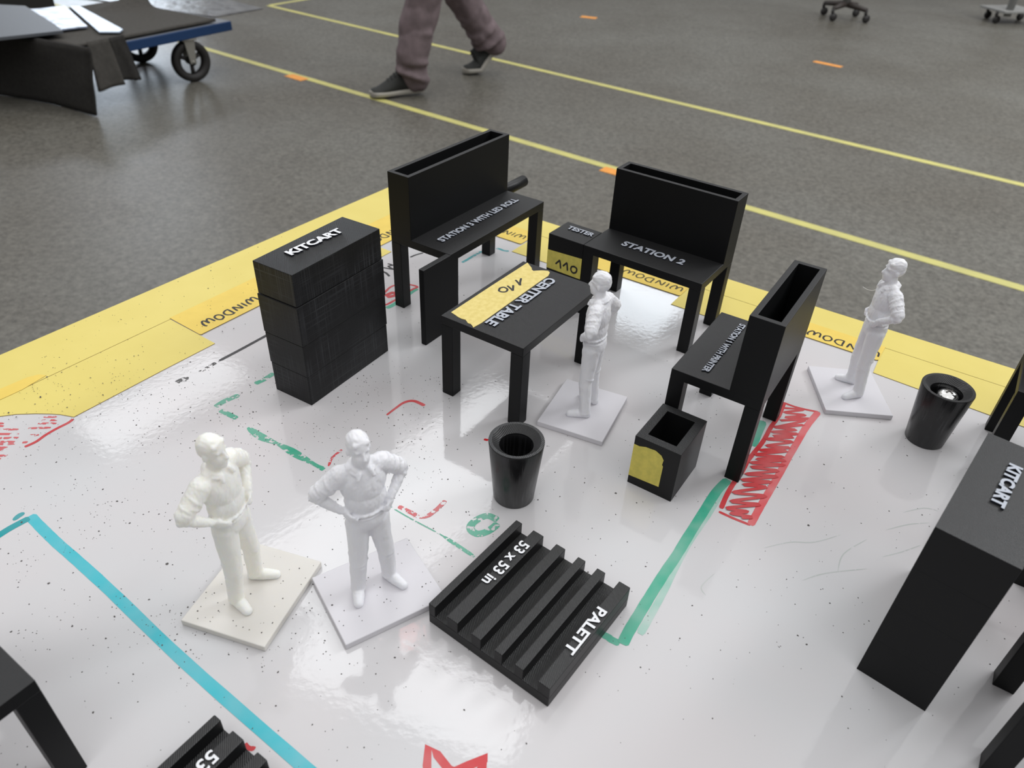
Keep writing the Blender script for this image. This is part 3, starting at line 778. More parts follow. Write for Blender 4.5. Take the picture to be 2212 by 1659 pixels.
# center table
t = thing('center_table_model', 'low black table model lettered CENTER TABLE with yellow tape marked 110', 'table model', (4.5, 288.3), 57.7)
MB().box(0, 75, 0, 49.2, 43.2, 48, 0.3).build('tabletop', M['black_table'], t)
for x in (0, 68): 
    for y in (0, 42.2): leg(t, x, y, 43.2)
lettering('CENTER TABLE', 7.0, 66.2, 21.4, 27.6, 48.0, t, rot=180)
mb = MB(); mb.prism([(74.5, 46.1), (71.5, 42.0), (70.5, 40.6), (69.2, 39.9), (68.2, 38.1), (69.6, 36.8), (71.7, 34.7), (73.4, 31.6), (72.3, 29.9), (68.6, 28.6), (60.1, 28.8), (30, 28.9), (6.4, 28.9), (0.6, 29.6), (1.6, 31.0), (2.4, 32.5), (2.2, 34.0), (4.0, 36.9), (3.6, 39.0), (3.8, 41.3), (4.6, 44), (5.3, 46.9), (40, 46.7)], 47.98, 48.2)
tp = mb.build('masking_tape', M['masking'], t)
mb = MB()
for st in ([(53.4, 40.2), (51.2, 36.6), (50.0, 34.9), (52.6, 36.6), (56.8, 38.7)], [(45.3, 40.0), (43.6, 36.4), (42.8, 34.8), (45.2, 36.2), (47.7, 37.8)], [(39.8, 41.3), (37.9, 40.2), (38.1, 38.1), (39.8, 36.9), (42.2, 37.9), (42.7, 40.5), (40.8, 41.5), (39.6, 41.2)]):
    mb.ribbon(st, 1.15, 48.24, 0, 6, seed=len(st))
mb.build('handwriting', M['ink'], tp)

# kit carts: four stacked drawer blocks
def kit_cart(label, loc, yaw, L, Wd, H, gap, mat, tface, tbox, trot, seams, over):
    t = thing('kit_cart_model', label, 'kit cart model', loc, yaw, 'kit cart models')
    z = 0.0
    for i, zt in enumerate(list(seams) + [H]):
        e_ = over[i]
        d = MB().box(-e_, L + e_, -e_, Wd + e_, z + (gap if i else 0), zt - (gap if zt < H else 0), 0.3 if gap > 0.1 else 0.06).build('drawer', M[mat], t)
        z = zt
    MB().box(1.0, L - 1.0, 1.0, Wd - 1.0, 0.5, H - 1, 0.2).build('core', M['black'], t)
    lettering('KITCART', *tbox, H, t, rot=trot, face=tface, h=0.8, bold=0.045)
    return t
kit_cart('tall black kit cart model with horizontal seams and white KITCART letters on top', (-103.1, 297.4), 60.3, 62.2, 25.3, 75.9, 0.12, 'black_streak', 'letter_white',
         (13.6, 48.6, 12.2, 17.9), -3.2, (18.0, 36.6, 58.5), (0.0, 0.25, 0.5, 0.05))
kit_cart('smooth black kit cart model with grey KITCART letters, cut off by the right edge', (150.4, 143.9), 50.1, 62.2, 24.3, 75.9, 0.01, 'black', 'letter_grey',
         (22.6, 48.4, 10.3, 14.6), 180, (19.0, 38.0, 57.0), (0.0, 0.0, 0.0, 0.0))

# pallets
def pallet(label, loc, yaw, z=0):
    t = thing('pallet_model', label, 'pallet model', loc, yaw, 'pallet models')
    MB().box(0, 54.1, 0, 55.1, 0, 5.2, 0.3).build('deck', M['black_coarse'], t)
    for y0, y1 in ((0.0, 5.0), (11.2, 15.0), (20.4, 24.0), (30.1, 34.6), (40.9, 46.2), (51.9, 55.1)):
        MB().box(0, 54.1, y0, y1, 5.0, 11.0, 0.3).build('slat', M['black_coarse'], t)
    lettering('PALETT', 15.2, 38.6, 0.9, 5.1, 11.0, t, rot=180, face='letter_white', h=0.5, bold=0.03)
    lettering('53 x 53 in', 20.4, 46.2, 41.9, 46.6, 11.0, t, rot=180, face='letter_white', h=0.5, bold=0.02)
    return t
pl = pallet('black slatted pallet model lettered PALETT and 53 x 53 in, whole in view', (17.8, 138.5), 54.3)
yaw2 = 57.2; c, s_ = math.cos(R(yaw2)), math.sin(R(yaw2))
corner = (-90.0, 124.15)      # far left corner of the second pallet
lp = (corner[0] - (c * 54.1 - s_ * 55.1), corner[1] - (s_ * 54.1 + c * 55.1))
copy_thing(pl, 'black slatted pallet model beside the teal line, cut off by the bottom edge', lp, yaw2)

# bins
def bin_model(label, x, y, turn):
    t = thing('bin_model', label, 'bin model', (x, y), turn, 'round bin models')
    mb = MB()
    mb.lathe([(0.0, 0.0), (9.0, 0.0), (9.28, 0.4), (12.2, 32.4), (12.05, 32.7), (10.5, 32.5), (7.5, 29.6), (7.4, 24.0), (6.4, 3.0), (0.0, 3.0)], seg=72)
    mb.build('body', M['black_gloss'], t)
    mb = MB(); mb.lathe([(10.6, 32.4), (12.1, 32.4), (12.1, 32.85), (12.0, 32.95), (10.65, 32.95), (7.5, 30.2), (7.5, 29.6), (10.6, 32.4)], seg=72, smooth=False, cap=False)
    mb.build('rim', M['black_coarse'], t)
    return t
bin_model('empty round black bin model in front of the center table', 3.2, 240.35, 10)
bin_model('round black bin model holding a screw, at the right by the yellow edge', 213.9, 295.55, 75)
t = thing('screw', 'shiny cross head screw standing in the right hand bin', 'screw', (214.6, 294.6, 3.05), 20)
mb = MB(); mb.lathe([(0, 0.0), (1.9, 0.0), (1.9, 24.4), (5.1, 24.4), (5.2, 25.0), (4.7, 26.5), (3.2, 27.6), (1.5, 28.1), (0, 28.2)], seg=32); mb.build('shank', M['steel'], t)
mb = MB(); mb.box(-2.1, 2.1, -0.4, 0.4, 26.9, 28.22, 0.05); mb.box(-0.4, 0.4, -2.1, 2.1, 26.9, 28.22, 0.05); mb.build('cross_recess', M['steel_dark'], t)

# partly seen models at the edges of the photo
c, s_ = math.cos(R(57.4)), math.sin(R(57.4))
tx = (-0.5312 * 240, 0.4631 * 240)
t = thing('workstation_model', 'black table model at the lower left corner of the photo, cut off', 'table model', tx, 147.4)
# local x runs away to the left along the far side, y towards the camera
MB().box(0, 66, 0, 46, 43.2, 48.3, 0.3).build('desktop', M['black'], t)
for x in (0, 59):
    for y in (0, 39): leg(t, x, y, 43.2)
st = station('black workstation model beside the right kit cart, only its two near legs showing', ((0.6804 + 0.0686 + 0.0157) * 240 - c * 44.6, (0.5397 + 0.1069 + 0.0245) * 240 - s_ * 44.6 + 0.5), 57.4 - 90, 66, 44.6, 86, 48.2, 15.0)
t_ = 0.0
st2 = station('black workstation model at the right edge, behind the right kit cart near the yellow edging', (1.0568 * 240 - c * 44.6, 1.2968 * 240 - s_ * 44.6), 57.4 - 90, 66, 44.6, 86, 48.2, 15.0)
b = thing('printer_box_model', 'black open box just showing behind the right hand kit cart', 'open box', (0.289 * 240 * s_ + 1.19 * 240 * c, -0.289 * 240 * c + 1.19 * 240 * s_), 57.4 - 90)
open_box(b, 29.4, 22.2, 28.5, 4.3, 'black_coarse')

# ------------------------------------------------------------------ the printed standing man, four times
def figure_mesh():
    E, C = 'e', 'c'
    hx = -1.7
    P = [
     # head
     (E, (hx, 0.5, 77.0), (3.75, 4.5, 4.9)), (E, (hx, -1.3, 73.6), (2.9, 3.3, 4.2)), (C, (hx, -2.6, 71.0), 1.5, (hx, -2.2, 72.5), 2.2),
     (C, (hx, -4.0, 76.3), 0.55, (hx, -4.9, 74.4), 0.75),                                   # nose
     (C, (hx - 1.9, -3.2, 76.9), 0.75, (hx + 1.9, -3.2, 76.9), 0.75),                        # brow
     (E, (hx - 3.8, 0.7, 75.2), (0.6, 1.0, 1.5)), (E, (hx + 3.8, 0.7, 75.2), (0.6, 1.0, 1.5)),  # ears
     (C, (hx - 1.0, -3.75, 72.6), 0.5, (hx + 1.0, -3.75, 72.6), 0.5),                        # lips
     # hair, a cap with a soft front edge
     (E, (hx, 0.9, 78.3), (3.95, 4.55, 4.05)), (C, (hx - 2.0, -2.2, 79.4), 1.15, (hx + 2.0, -2.2, 79.5), 1.2), (E, (hx, 2.4, 76.6), (3.55, 3.1, 3.8)),
     # neck
     (C, (-1.2, 1.2, 65.5), 3.1, (-1.6, 0.6, 71.5), 2.75),
     # trunk in a loose shirt
     (E, (-1.0, 1.4, 60.0), (8.5, 5.5, 9.4)), (E, (-1.0, 1.0, 52.5), (7.7, 5.5, 8.0)), (E, (-1.0, 1.3, 43.8), (7.5, 5.7, 6.8)),
     (C, (-7.4, 2.4, 64.9), 3.4, (5.2, 1.9, 65.3), 3.4), (C, (-5.0, 1.8, 66.9), 2.4, (3.0, 1.4, 67.2), 2.4),
     (E, (-1.0, -0.5, 58.5), (6.4, 3.9, 8.5)),
     # right arm: loose rolled sleeve, bare forearm
     (C, (-8.6, 2.7, 64.8), 3.7, (-13.0, 4.0, 61.0), 3.35), (C, (-13.0, 4.0, 61.0), 3.35, (-16.4, 4.8, 58.4), 3.0), (C, (-17.1, 4.9, 57.9), 2.3, (-17.9, 5.0, 56.9), 1.8),
     (C, (-17.0, 4.7, 57.2), 2.2, (-13.6, 2.7, 53.6), 2.05), (C, (-13.6, 2.7, 53.6), 2.05, (-10.4, 0.7, 50.6), 1.5),
     # left arm
     (C, (6.4, 2.0, 65.2), 3.6, (10.2, 2.6, 61.8), 3.35), (C, (10.2, 2.6, 61.8), 3.35, (13.5, 3.1, 59.0), 3.0), (C, (14.1, 3.1, 58.5), 2.3, (15.1, 3.1, 57.4), 1.8),
     (C, (14.3, 2.9, 57.6), 2.2, (10.9, 0.6, 54.3), 2.0), (C, (10.9, 0.6, 54.3), 2.0, (7.4, -2.3, 51.4), 1.45),
     # palms
     (E, (-8.9, -0.6, 49.2), (1.1, 1.9, 2.0), (35, 0, 20)), (E, (6.5, -2.7, 49.7), (1.4, 1.5, 1.9), (30, 20, 35)),
     # legs in loose trousers
     (C, (-4.8, 1.4, 41.5), 4.45, (-5.2, 1.2, 33.5), 4.1), (C, (-5.2, 1.2, 33.5), 4.1, (-6.3, 0.8, 22.5), 3.3), (C, (-6.3, 0.8, 22.5), 3.35, (-7.1, 2.2, 8.0), 2.95), (C, (-7.1, 2.2, 8.0), 2.95, (-7.2, 2.3, 6.3), 3.0),
     (C, (2.9, 1.2, 41.5), 4.45, (3.3, 1.0, 33.5), 4.1), (C, (3.3, 1.0, 33.5), 4.1, (4.6, 0.6, 23.0), 3.3), (C, (4.6, 0.6, 23.0), 3.35, (5.6, 2.3, 8.5), 2.95), (C, (5.6, 2.3, 8.5), 2.95, (5.7, 2.4, 6.6), 3.0),
     # shoes
     (C, (-7.0, 3.4, 4.5), 2.2, (-8.4, -0.6, 4.6), 2.35), (C, (-8.4, -0.6, 4.6), 2.35, (-9.8, -3.8, 3.9), 1.9),
     (C, (5.3, 3.5, 4.5), 2.2, (6.9, -0.8, 4.6), 2.35), (C, (6.9, -0.8, 4.6), 2.35, (8.5, -4.6, 3.9), 1.9),
    ]
    # fingers on the hips: right hand points forward and down, left hand lies on the front of the belt
    for i, (a, l) in enumerate(((0.0, 3.1), (0.9, 3.5), (1.8, 3.3), (2.6, 2.6))):
        p0 = Vector((-8.9 + 0.15 * i, -1.6 + 0.1 * i, 50.2 - a)); p1 = p0 + Vector((0.5, -1.0, -0.35)) * (l * 0.5); p2 = p1 + Vector((1.0, -0.45, -0.5)) * (l * 0.42)
        P += [(C, p0, 0.62, p1, 0.58), (C, p1, 0.58, p2, 0.48)]
    P += [(C, (-9.8, 0.6, 50.4), 0.7, (-9.2, 2.3, 49.4), 0.65), (C, (-9.2, 2.3, 49.4), 0.65, (-8.6, 3.4, 48.6), 0.55)]
    for i, (a, l) in enumerate(((0.0, 2.9), (0.85, 3.3), (1.7, 3.1), (2.5, 2.5))):
        p0 = Vector((5.9 + 0.2 * i, -3.5 + 0.1 * i, 50.3 - a)); p1 = p0 + Vector((-0.75, -0.55, -0.45)) * (l * 0.5); p2 = p1 + Vector((-0.85, 0.1, -0.6)) * (l * 0.42)
        P += [(C, p0, 0.62, p1, 0.58), (C, p1, 0.58, p2, 0.48)]
    P += [(C, (7.0, -1.6, 50.8), 0.7, (7.4, -0.2, 49.4), 0.65), (C, (7.4, -0.2, 49.4), 0.65, (7.4, 0.9, 48.4), 0.55)]
    # collar
    def ring(cx, cy, cz, rx, ry, r, a0, a1, n, tilt=0.0, tx=0.0):
        L = []
        for i in range(n + 1):
            a = R(a0 + (a1 - a0) * i / n)
            L.append(Vector((cx + rx * math.cos(a), cy + ry * math.sin(a), cz + tilt * math.sin(a) + tx * math.cos(a))))
        return [(C, L[i], r, L[i + 1], r) for i in range(n)]
    P += ring(-1.4, 0.9, 68.5, 3.5, 3.6, 0.6, -60, 240, 18, 0.9)
    P += ring(-1.4, 0.9, 67.5, 4.4, 4.4, 0.65, -62, 242, 18, 1.0)
    P += [(C, (0.6, -2.7, 67.2), 0.85, (1.6, -3.6, 65.4), 0.6), (C, (-3.4, -2.7, 67.2), 0.85, (-4.5, -3.6, 65.4), 0.6)]
    # belt, overhanging shirt bottom, sleeve cuffs, trouser hems
    P += ring(-1.0, 1.2, 46.3, 7.0, 5.2, 0.4, 0, 360, 36, 0.0)
    P += ring(-1.0, 1.05, 48.4, 7.35, 5.25, 0.55, 0, 360, 36, 0.3)
    def cuff(c_, d, r, rr, n=14):
        d = Vector(d).normalized(); u = d.orthogonal().normalized(); w = d.cross(u); c_ = Vector(c_)
        L = [c_ + (u * math.cos(2 * math.pi * i / n) + w * math.sin(2 * math.pi * i / n)) * r for i in range(n + 1)]
        return [(C, L[i], rr, L[i + 1], rr) for i in range(n)]
    P += cuff((-16.0, 4.2, 56.6), (3.6, -2.0, -3.6), 2.1, 0.65) + cuff((13.1, 2.2, 56.8), (-3.5, -2.3, -3.3), 2.1, 0.65)
    P += cuff((-7.2, 2.4, 5.6), (0, 0, 1), 2.65, 0.5) + cuff((5.7, 2.4, 5.9), (0, 0, 1), 2.65, 0.5)
    # cloth folds: short arcs hugging the limbs
    def fold(a, b, r, t, a0, a1, slant, rf=0.5, n=8):
        a, b = Vector(a), Vector(b); d = (b - a).normalized()
        u = Vector((1, 0, 0)); u = (u - d * u.dot(d)).normalized(); w = d.cross(u)
        L = []
        for i in range(n + 1):
            q = R(a0 + (a1 - a0) * i / n); k = i / n - 0.5
            L.append((a.lerp(b, t) + d * slant * k + (u * math.cos(q) + w * math.sin(q)) * (r - 0.1), rf * (1 - 1.2 * k * k)))
        return [(C, L[i][0], L[i][1], L[i + 1][0], L[i + 1][1]) for i in range(n)]
    rk, lk = ((-5.2, 1.2, 33.5), (-6.3, 0.8, 22.5)), ((3.3, 1.0, 33.5), (4.6, 0.6, 23.0))
    rc, lc = ((-6.3, 0.8, 22.5), (-7.1, 2.3, 8.0)), ((4.6, 0.6, 23.0), (5.6, 2.4, 8.5))
    for (s_, r_, t_, a0_, a1_, sl) in ((rc, 3.2, 0.04, 20, 170, 2.2), (rc, 3.1, 0.2, 0, 150, -2.0), (rc, 2.9, 0.62, 40, 200, 1.6), (rc, 2.8, 0.85, -20, 160, -1.2), (lc, 3.2, 0.04, 10, 165, -2.2), (lc, 3.1, 0.22, 30, 180, 1.8), (lc, 2.9, 0.65, -20, 140, -1.6), (lc, 2.8, 0.87, 20, 190, 1.2),
                                   (rk, 3.6, 0.75, 200, 340, 1.5), (lk, 3.6, 0.75, 200, 340, -1.5)):
        P += fold(s_[0], s_[1], r_, t_, a0_, a1_, sl, 0.45)
    ra, la = ((-8.6, 2.7, 64.8), (-16.4, 4.8, 58.4)), ((6.4, 2.0, 65.2), (13.5, 3.1, 59.0))
    for s_ in (ra, la):
        for (r_, t_, a0_, a1_, sl) in ((3.55, 0.25, -60, 100, 2.0), (3.4, 0.45, 40, 220, -1.8), (3.3, 0.62, -40, 140, 1.6), (3.1, 0.8, 60, 260, -1.4), (3.0, 0.92, -30, 170, 1.0)):
            P += fold(s_[0], s_[1], r_, t_, a0_, a1_, sl, 0.5)
    me = blob(P, 0.36, smooth_it=3)
    # pressed-in details: eye sockets, mouth, placket; cloth grain
    dents = [((hx - 1.5, -3.9, 75.8), 0.9, 0.55), ((hx + 1.5, -3.9, 75.8), 0.9, 0.55), ((hx, -4.2, 73.3), 0.55, 0.35), ((hx - 0.8, -4.0, 72.1), 0.35, 0.2), ((hx + 0.8, -4.0, 72.1), 0.35, 0.2)]
    for v, nrm in zip(me.vertices, [Vector(n.vector) for n in me.vertex_normals]):
        p = v.co.copy(); d = 0.0
        for c_, r, amt in dents:
            q = (p - Vector(c_)).length
            if q < 3 * r: d -= amt * math.exp(-(q / r) ** 2)
        if p.z < 68.6 and abs(p.x + 1) < 20:
            if p.z > 47: d += 0.40 * (abs(noise.noise(Vector((p.x * 0.42 + 3, p.y * 0.42, p.z * 0.13 + 0.1 * p.x)))) - 0.25) + 0.30 * (abs(noise.noise(Vector((p.x * 0.9, p.y * 0.9, p.z * 0.45 - 0.3 * p.x)))) - 0.25)
            elif p.z > 6: d += 0.42 * (abs(noise.noise(Vector((p.x * 0.28, p.y * 0.28, p.z * 0.16 + 9)))) - 0.25)
        elif p.z > 76.5 and p.y > -3.2: d += 0.22 * noise.noise(Vector((p.x * 1.1, p.y * 0.5, p.z * 1.1)))
        d += 0.05 * noise.noise(p * 1.6)
        v.co = p + nrm * d
        if v.co.z < 2.95: v.co.z = 2.95
    for v in me.vertices: v.co *= MM
    me.update()
    return me
fm = figure_mesh()
G_F = 'standing man figurines'
def figurine(label, loc, yaw, white=True, proto=None):
    t = thing('figurine', label, 'figurine', loc, yaw, G_F)
    me = fm if proto is None else fm.copy()
    if proto is not None: me.materials.clear()
    o = link_mesh('body', me, M['fig_white' if white else 'fig_cream'], t, True)
    MB().box(-20.7, 20.7, -17.6, 17.6, 0, 2.95, 0.35).build('base', M['base_white' if white else 'base_cream'], t)
    return t
fb = figurine('white hands-on-hips figurine facing the camera beside the pallet', (-48.2, 182.9), 33.9)
copy_thing(fb, 'white figurine standing beside the center table, seen from its left side', (37.9, 302.6), 247.0)
fd = copy_thing(fb, 'white figurine farthest right, standing alone by the yellow edge', (186.4, 331.3), 266.1)
figurine('cream coloured figurine at the left, turned towards the pallet', (-95.8, 179.0), 74.5, False, 1)
mb = MB(); mb.tube([(-18.6, 3.6, 56.2), (-19.6, 1.6, 54.6), (-20.0, -1.0, 54.8), (-20.8, -3.4, 55.8)], 0.09, 6); mb.build('print_thread', M['fig_cream'], fd)

# ------------------------------------------------------------------ dust on the board
def dust(name, label, mat, n, seed, dens, zf, size):
    rnd = random.Random(seed); mb = MB(); k = 0
    while k < n:
        x, y = rnd.uniform(-260, 250), rnd.uniform(90, 520)
        a = (x - CORNER[0]) * EA[0] + (y - CORNER[1]) * EA[1]; b = (x - CORNER[0]) * EB[0] + (y - CORNER[1]) * EB[1]
        if a < 2 or b < 2 or rnd.random() > dens(x, y, a, b): continue
        if noise.noise(Vector((x * 0.035, y * 0.035, seed))) < rnd.uniform(-0.55, 0.25): continue
        z = 0.0
        if b < 40 or a < 24: z = ZP
        elif b < 84 or a < 62: z = ZP + 0.3
        r = min(size * math.exp(rnd.gauss(0, 0.45)), 0.62)
        put_flake(mb, rnd, x, y, z, r); k += 1
    return tag(mb.build(name, M[mat]), label, 'dust', kind='stuff')
def put_flake(mb, rnd, x, y, z, r):
    an = rnd.uniform(0, 6.28); el = rnd.uniform(0.55, 1.0); c_, s__ = math.cos(an), math.sin(an)
    nseg = 7; P = []
    for i in range(nseg):
        q = 2 * math.pi * i / nseg; rr = r * rnd.uniform(0.75, 1.15)
        u, v = rr * math.cos(q), rr * el * math.sin(q)
        P.append((x + u * c_ - v * s__, y + u * s__ + v * c_))
    mb.prism(P, z + 0.005, z + 0.10 + 0.12 * r)
def dens(x, y, a, b):
    d = 0.30
    if x < -30: d = 1.0
    if x < -60 and y < 300: d = 1.0
    if x > 60: d = 0.3
    if x > 120: d = 0.24
    if y < 150: d *= 0.35
    if y > 330: d *= 0.3
    if b < 82 and a < 150: d *= 0.15
    if a < 60: d *= 0.1
    return d
dust('dust_specks', 'dark dust specks scattered over the white board', 'dust', 3100, 8, dens, 0, 0.165)
rnd = random.Random(21)
for (cx, cy, yw, n, lab) in ((-95.8, 179.0, 74.5, 55, 'dust specks on the base of the cream figurine'), (-48.2, 182.9, 33.9, 40, 'dust specks on the base of the figurine beside the pallet')):
    mb = MB(); c_, s__ = math.cos(R(yw)), math.sin(R(yw))
    for _ in range(n):
        u, v = rnd.uniform(-19.5, 19.5), rnd.uniform(-16.5, 16.5)
        if (abs(u + 8) < 4.5 and -8 < v < 6) or (abs(u - 7) < 4.5 and -8 < v < 7): continue
        put_flake(mb, rnd, cx + u * c_ - v * s__, cy + u * s__ + v * c_, 2.96, 0.2 * math.exp(rnd.gauss(0, 0.4)))
    tag(mb.build('dust_specks', M['dust']), lab, 'dust', kind='stuff')

# ------------------------------------------------------------------ platform cart in the background
CO = Vector((-1644, 4403)); yc = math.degrees(math.atan2(-0.8838, -0.4679))   # local x along the side towards the camera, y away to the left is negative
cart = thing('platform_cart', 'blue platform cart on big black wheels, loaded with grey felt sheets', 'cart', (CO.x, CO.y, FLOOR / MM), yc)
LC, WC = 935, 820
MB().box(0, LC, -WC, 0, 219, 266, 4).build('deck_frame', M['blue'], cart)
MB().box(6, LC - 6, -WC + 6, -6, 252, 268, 2).build('deck_board', M['deck_top'], cart)
def caster(x, y, turn):
    R0, hub = 100, 58
    w = bpy.data.objects.new('caster', None); COL.objects.link(w); w.parent = cart
    w.location = (x * MM, y * MM, 0); w.rotation_euler = (0, 0, R(turn)); w.scale = (1.04, 1.04, 1.04)
    mb = MB(); mb.lathe([(62, -19), (92, -24), (99, -14), (100, 0), (99, 14), (92, 24), (62, 19), (62, -19)], (0, 0, 100), 40, ax='y', cap=False); 
    mb.lathe([(0, -24), (19, -24), (19, 24), (0, 24)], (0, 0, 100), 20, ax='y')
    for a in (30, 150, 270):
        ca, sa = math.cos(R(a)), math.sin(R(a)); mb.tube([(15 * ca, 0, 100 + 15 * sa), (66 * ca, 0, 100 + 66 * sa)], 11, 8)
    mb.build('wheel', M['rubber'], w)
    mb = MB()
    for s__ in (-1, 1):
        y0 = 29 * s__
        bm2 = mb
        P = [(-26, 205), (30, 205), (16, 92), (-12, 92)]
        A_ = [mb._v((px_, y0 - 3, pz)) for px_, pz in P]; B_ = [mb._v((px_, y0 + 3, pz)) for px_, pz in P]
        fs = [mb.bm.faces.new(A_), mb.bm.faces.new(B_[::-1])] + [mb.bm.faces.new((A_[i], B_[i], B_[(i + 1) % 4], A_[(i + 1) % 4])) for i in range(4)]
        bmesh.ops.recalc_face_normals(mb.bm, faces=fs)
    mb.box(-40, 40, -38, 38, 203, 210.5, 1); mb.tube([(2, -34, 100), (2, 34, 100)], 8, 10)
    mb.build('fork', M['grey_metal'], w)
caster(285, -40, -14); caster(185, -585, -25); caster(820, -330, 20); caster(820, -690, 5)

# things lying on the cart (millimetres in the cart's frame; the felt's top at 290)
def cart_pt(x, y, z):
    v = Vector((x, y)); a = R(yc); return (CO.x + x * math.cos(a) - y * math.sin(a), CO.y + x * math.sin(a) + y * math.cos(a), FLOOR / MM + z)
def slab(name, pts, z0, z1, mat, label, cat, group=None, bump=None):
    """soft sheet lying flat with a thickness; bump adds a fold"""
    mb = MB(); P = [cart_pt(x, y, 0)[:2] for x, y in pts]
    mb.prism(P, FLOOR / MM + z0, FLOOR / MM + z1)
    return tag(mb.build(name, M[mat]), label, cat, group)
def felt_top():
    mb = MB(); nx, ny = 34, 34; L0, L1, W0, W1 = 95, 925, 12, 800
    def hgt(u, v):
        z = 5 * noise.noise(Vector((u * 3, v * 3, 1)))
        z += 75 * math.exp(-((v - 0.78) / 0.08) ** 2) * max(0.0, 1 - u * 2.6) ** 1.2
        return z
    top, bot = [], []
    for i in range(nx + 1):
        rt_, rb = [], []
        for j in range(ny + 1):
            u, v = i / nx, j / ny
            x = L0 + (L1 - L0) * u - 120 * (v > 0.6) * (v - 0.6) * 2; y = -(W0 + (W1 - W0) * v)
            p = cart_pt(x, y, 290 + hgt(u, v)); rt_.append(mb._v(p)); rb.append(mb._v((p[0], p[1], p[2] - 14)))
        top.append(rt_); bot.append(rb)
    for i in range(nx):
        for j in range(ny):
            mb.bm.faces.new((top[i][j], top[i + 1][j], top[i + 1][j + 1], top[i][j + 1])); mb.bm.faces.new((bot[i][j], bot[i][j + 1], bot[i + 1][j + 1], bot[i + 1][j]))
    for i in range(nx):
        mb.bm.faces.new((top[i][0], bot[i][0], bot[i + 1][0], top[i + 1][0])); mb.bm.faces.new((top[i][ny], top[i + 1][ny], bot[i + 1][ny], bot[i][ny]))
    for j in range(ny):
        mb.bm.faces.new((top[0][j], top[0][j + 1], bot[0][j + 1], bot[0][j])); mb.bm.faces.new((top[nx][j], bot[nx][j], bot[nx][j + 1], top[nx][j + 1]))
    bmesh.ops.recalc_face_normals(mb.bm, faces=list(mb.bm.faces))
    return tag(mb.build('felt_sheet', M['felt'], smooth=True), 'grey felt sheet lying over the top of the blue cart', 'felt sheet')
felt_top()
def drape(name, top, bot, thick, mat, label, cat, wave=10, group=None, seed=1):
    """hanging sheet between an upper and a lower edge (hall points in mm above the floor)"""
    mb = MB(); n, mN = 16, 12
    (a0, a1), (b0, b1) = top, bot
    a0, a1, b0, b1 = [Vector(q) for q in (a0, a1, b0, b1)]
    d = (a1 - a0); nn = Vector((-d.y, d.x, 0)).normalized()
    F, Bk = [], []
    for i in range(n + 1):
        f_, k_ = [], []
        for j in range(mN + 1):
            u, v = i / n, j / mN
            p = a0.lerp(a1, u).lerp(b0.lerp(b1, u), v)
            p = p + nn * (wave * v * math.sin(u * 7 + seed) + wave * 0.5 * noise.noise(Vector((u * 3, v * 3, seed))))
            p = Vector((p.x, p.y, p.z + FLOOR / MM))
            f_.append(mb._v(p)); k_.append(mb._v(p + nn * thick))
        F.append(f_); Bk.append(k_)
    for i in range(n):
        for j in range(mN):
            mb.bm.faces.new((F[i][j], F[i + 1][j], F[i + 1][j + 1], F[i][j + 1])); mb.bm.faces.new((Bk[i][j], Bk[i][j + 1], Bk[i + 1][j + 1], Bk[i + 1][j]))
    for i in range(n):
        mb.bm.faces.new((F[i][0], Bk[i][0], Bk[i + 1][0], F[i + 1][0])); mb.bm.faces.new((F[i][mN], F[i + 1][mN], Bk[i + 1][mN], Bk[i][mN]))
    for j in range(mN):
        mb.bm.faces.new((F[0][j], F[0][j + 1], Bk[0][j + 1], Bk[0][j])); mb.bm.faces.new((F[n][j], Bk[n][j], Bk[n][j + 1], F[n][j + 1]))
    bmesh.ops.recalc_face_normals(mb.bm, faces=list(mb.bm.faces))
    return tag(mb.build(name, M[mat], smooth=True), label, cat, group)
G_D = 'felt sheets hanging from the cart'
drape('felt_sheet', ((-1965, 3500, 303), (-2750, 3835, 303)), ((-2019, 3514, 4), (-2800, 3840, 4)), 12, 'felt_dark', 'big dark felt sheet hanging down to the floor at the near end of the cart', 'felt sheet', 14, G_D, 2)
def side_pt(x, z, out=22): return cart_pt(x, out, 0)[:2] + (z,)
drape('felt_sheet', (side_pt(880, 300), side_pt(770, 302)), (side_pt(905, 88, 40), side_pt(762, 94, 40)), 10, 'felt', 'grey felt flap hanging over the cart side next to the big dark sheet', 'felt sheet', 8, G_D, 4)
drape('felt_sheet', (side_pt(768, 300), side_pt(688, 302)), (side_pt(760, 110, 32), side_pt(655, 92, 32)), 10, 'felt_dark', 'darker felt flap hanging over the cart side, farther along it', 'felt sheet', 8, G_D, 6)
slab('film_sheet', [(423, -760), (390, -720), (615, -78), (664, -40), (722, -110)], 299, 305, 'film_white', 'pale shiny film strip lying across the felt on the cart', 'film')
slab('film_sheet', [(700, -880), (560, -800), (431, -790), (683, -250), (809, -280)], 299, 306, 'film', 'crinkled silvery film lying on the cart beside the pale strip', 'film')
slab('grey_panel', [(700, -960), (628, -822), (810, -304), (867, -165), (1127, -240), (1500, -700)], 311, 324, 'panel_grey', 'smooth grey panel lying over the near end of the cart', 'panel')
mb = MB(); zz = FLOOR / MM; mb.prism([(-2067, 6242), (-2300, 5850), (-3600, 6350), (-3300, 6900), (-2484, 6560)], zz + 0.3, zz + 8); tag(mb.build('film_sheet', M['film_grey']), 'dark grey film sheet lying on the floor behind the cart', 'film')
t = thing('dark_crate', 'dark crate at the upper left corner behind the cart', 'crate', (-3980, 5420, FLOOR / MM), -27)
MB().box(0, 620, 0, 400, 0, 330, 8).build('body', M['panel_dark'], t); MB().box(-12, 632, -12, 412, 330, 360, 6).build('lid', M['panel_dark'], t)

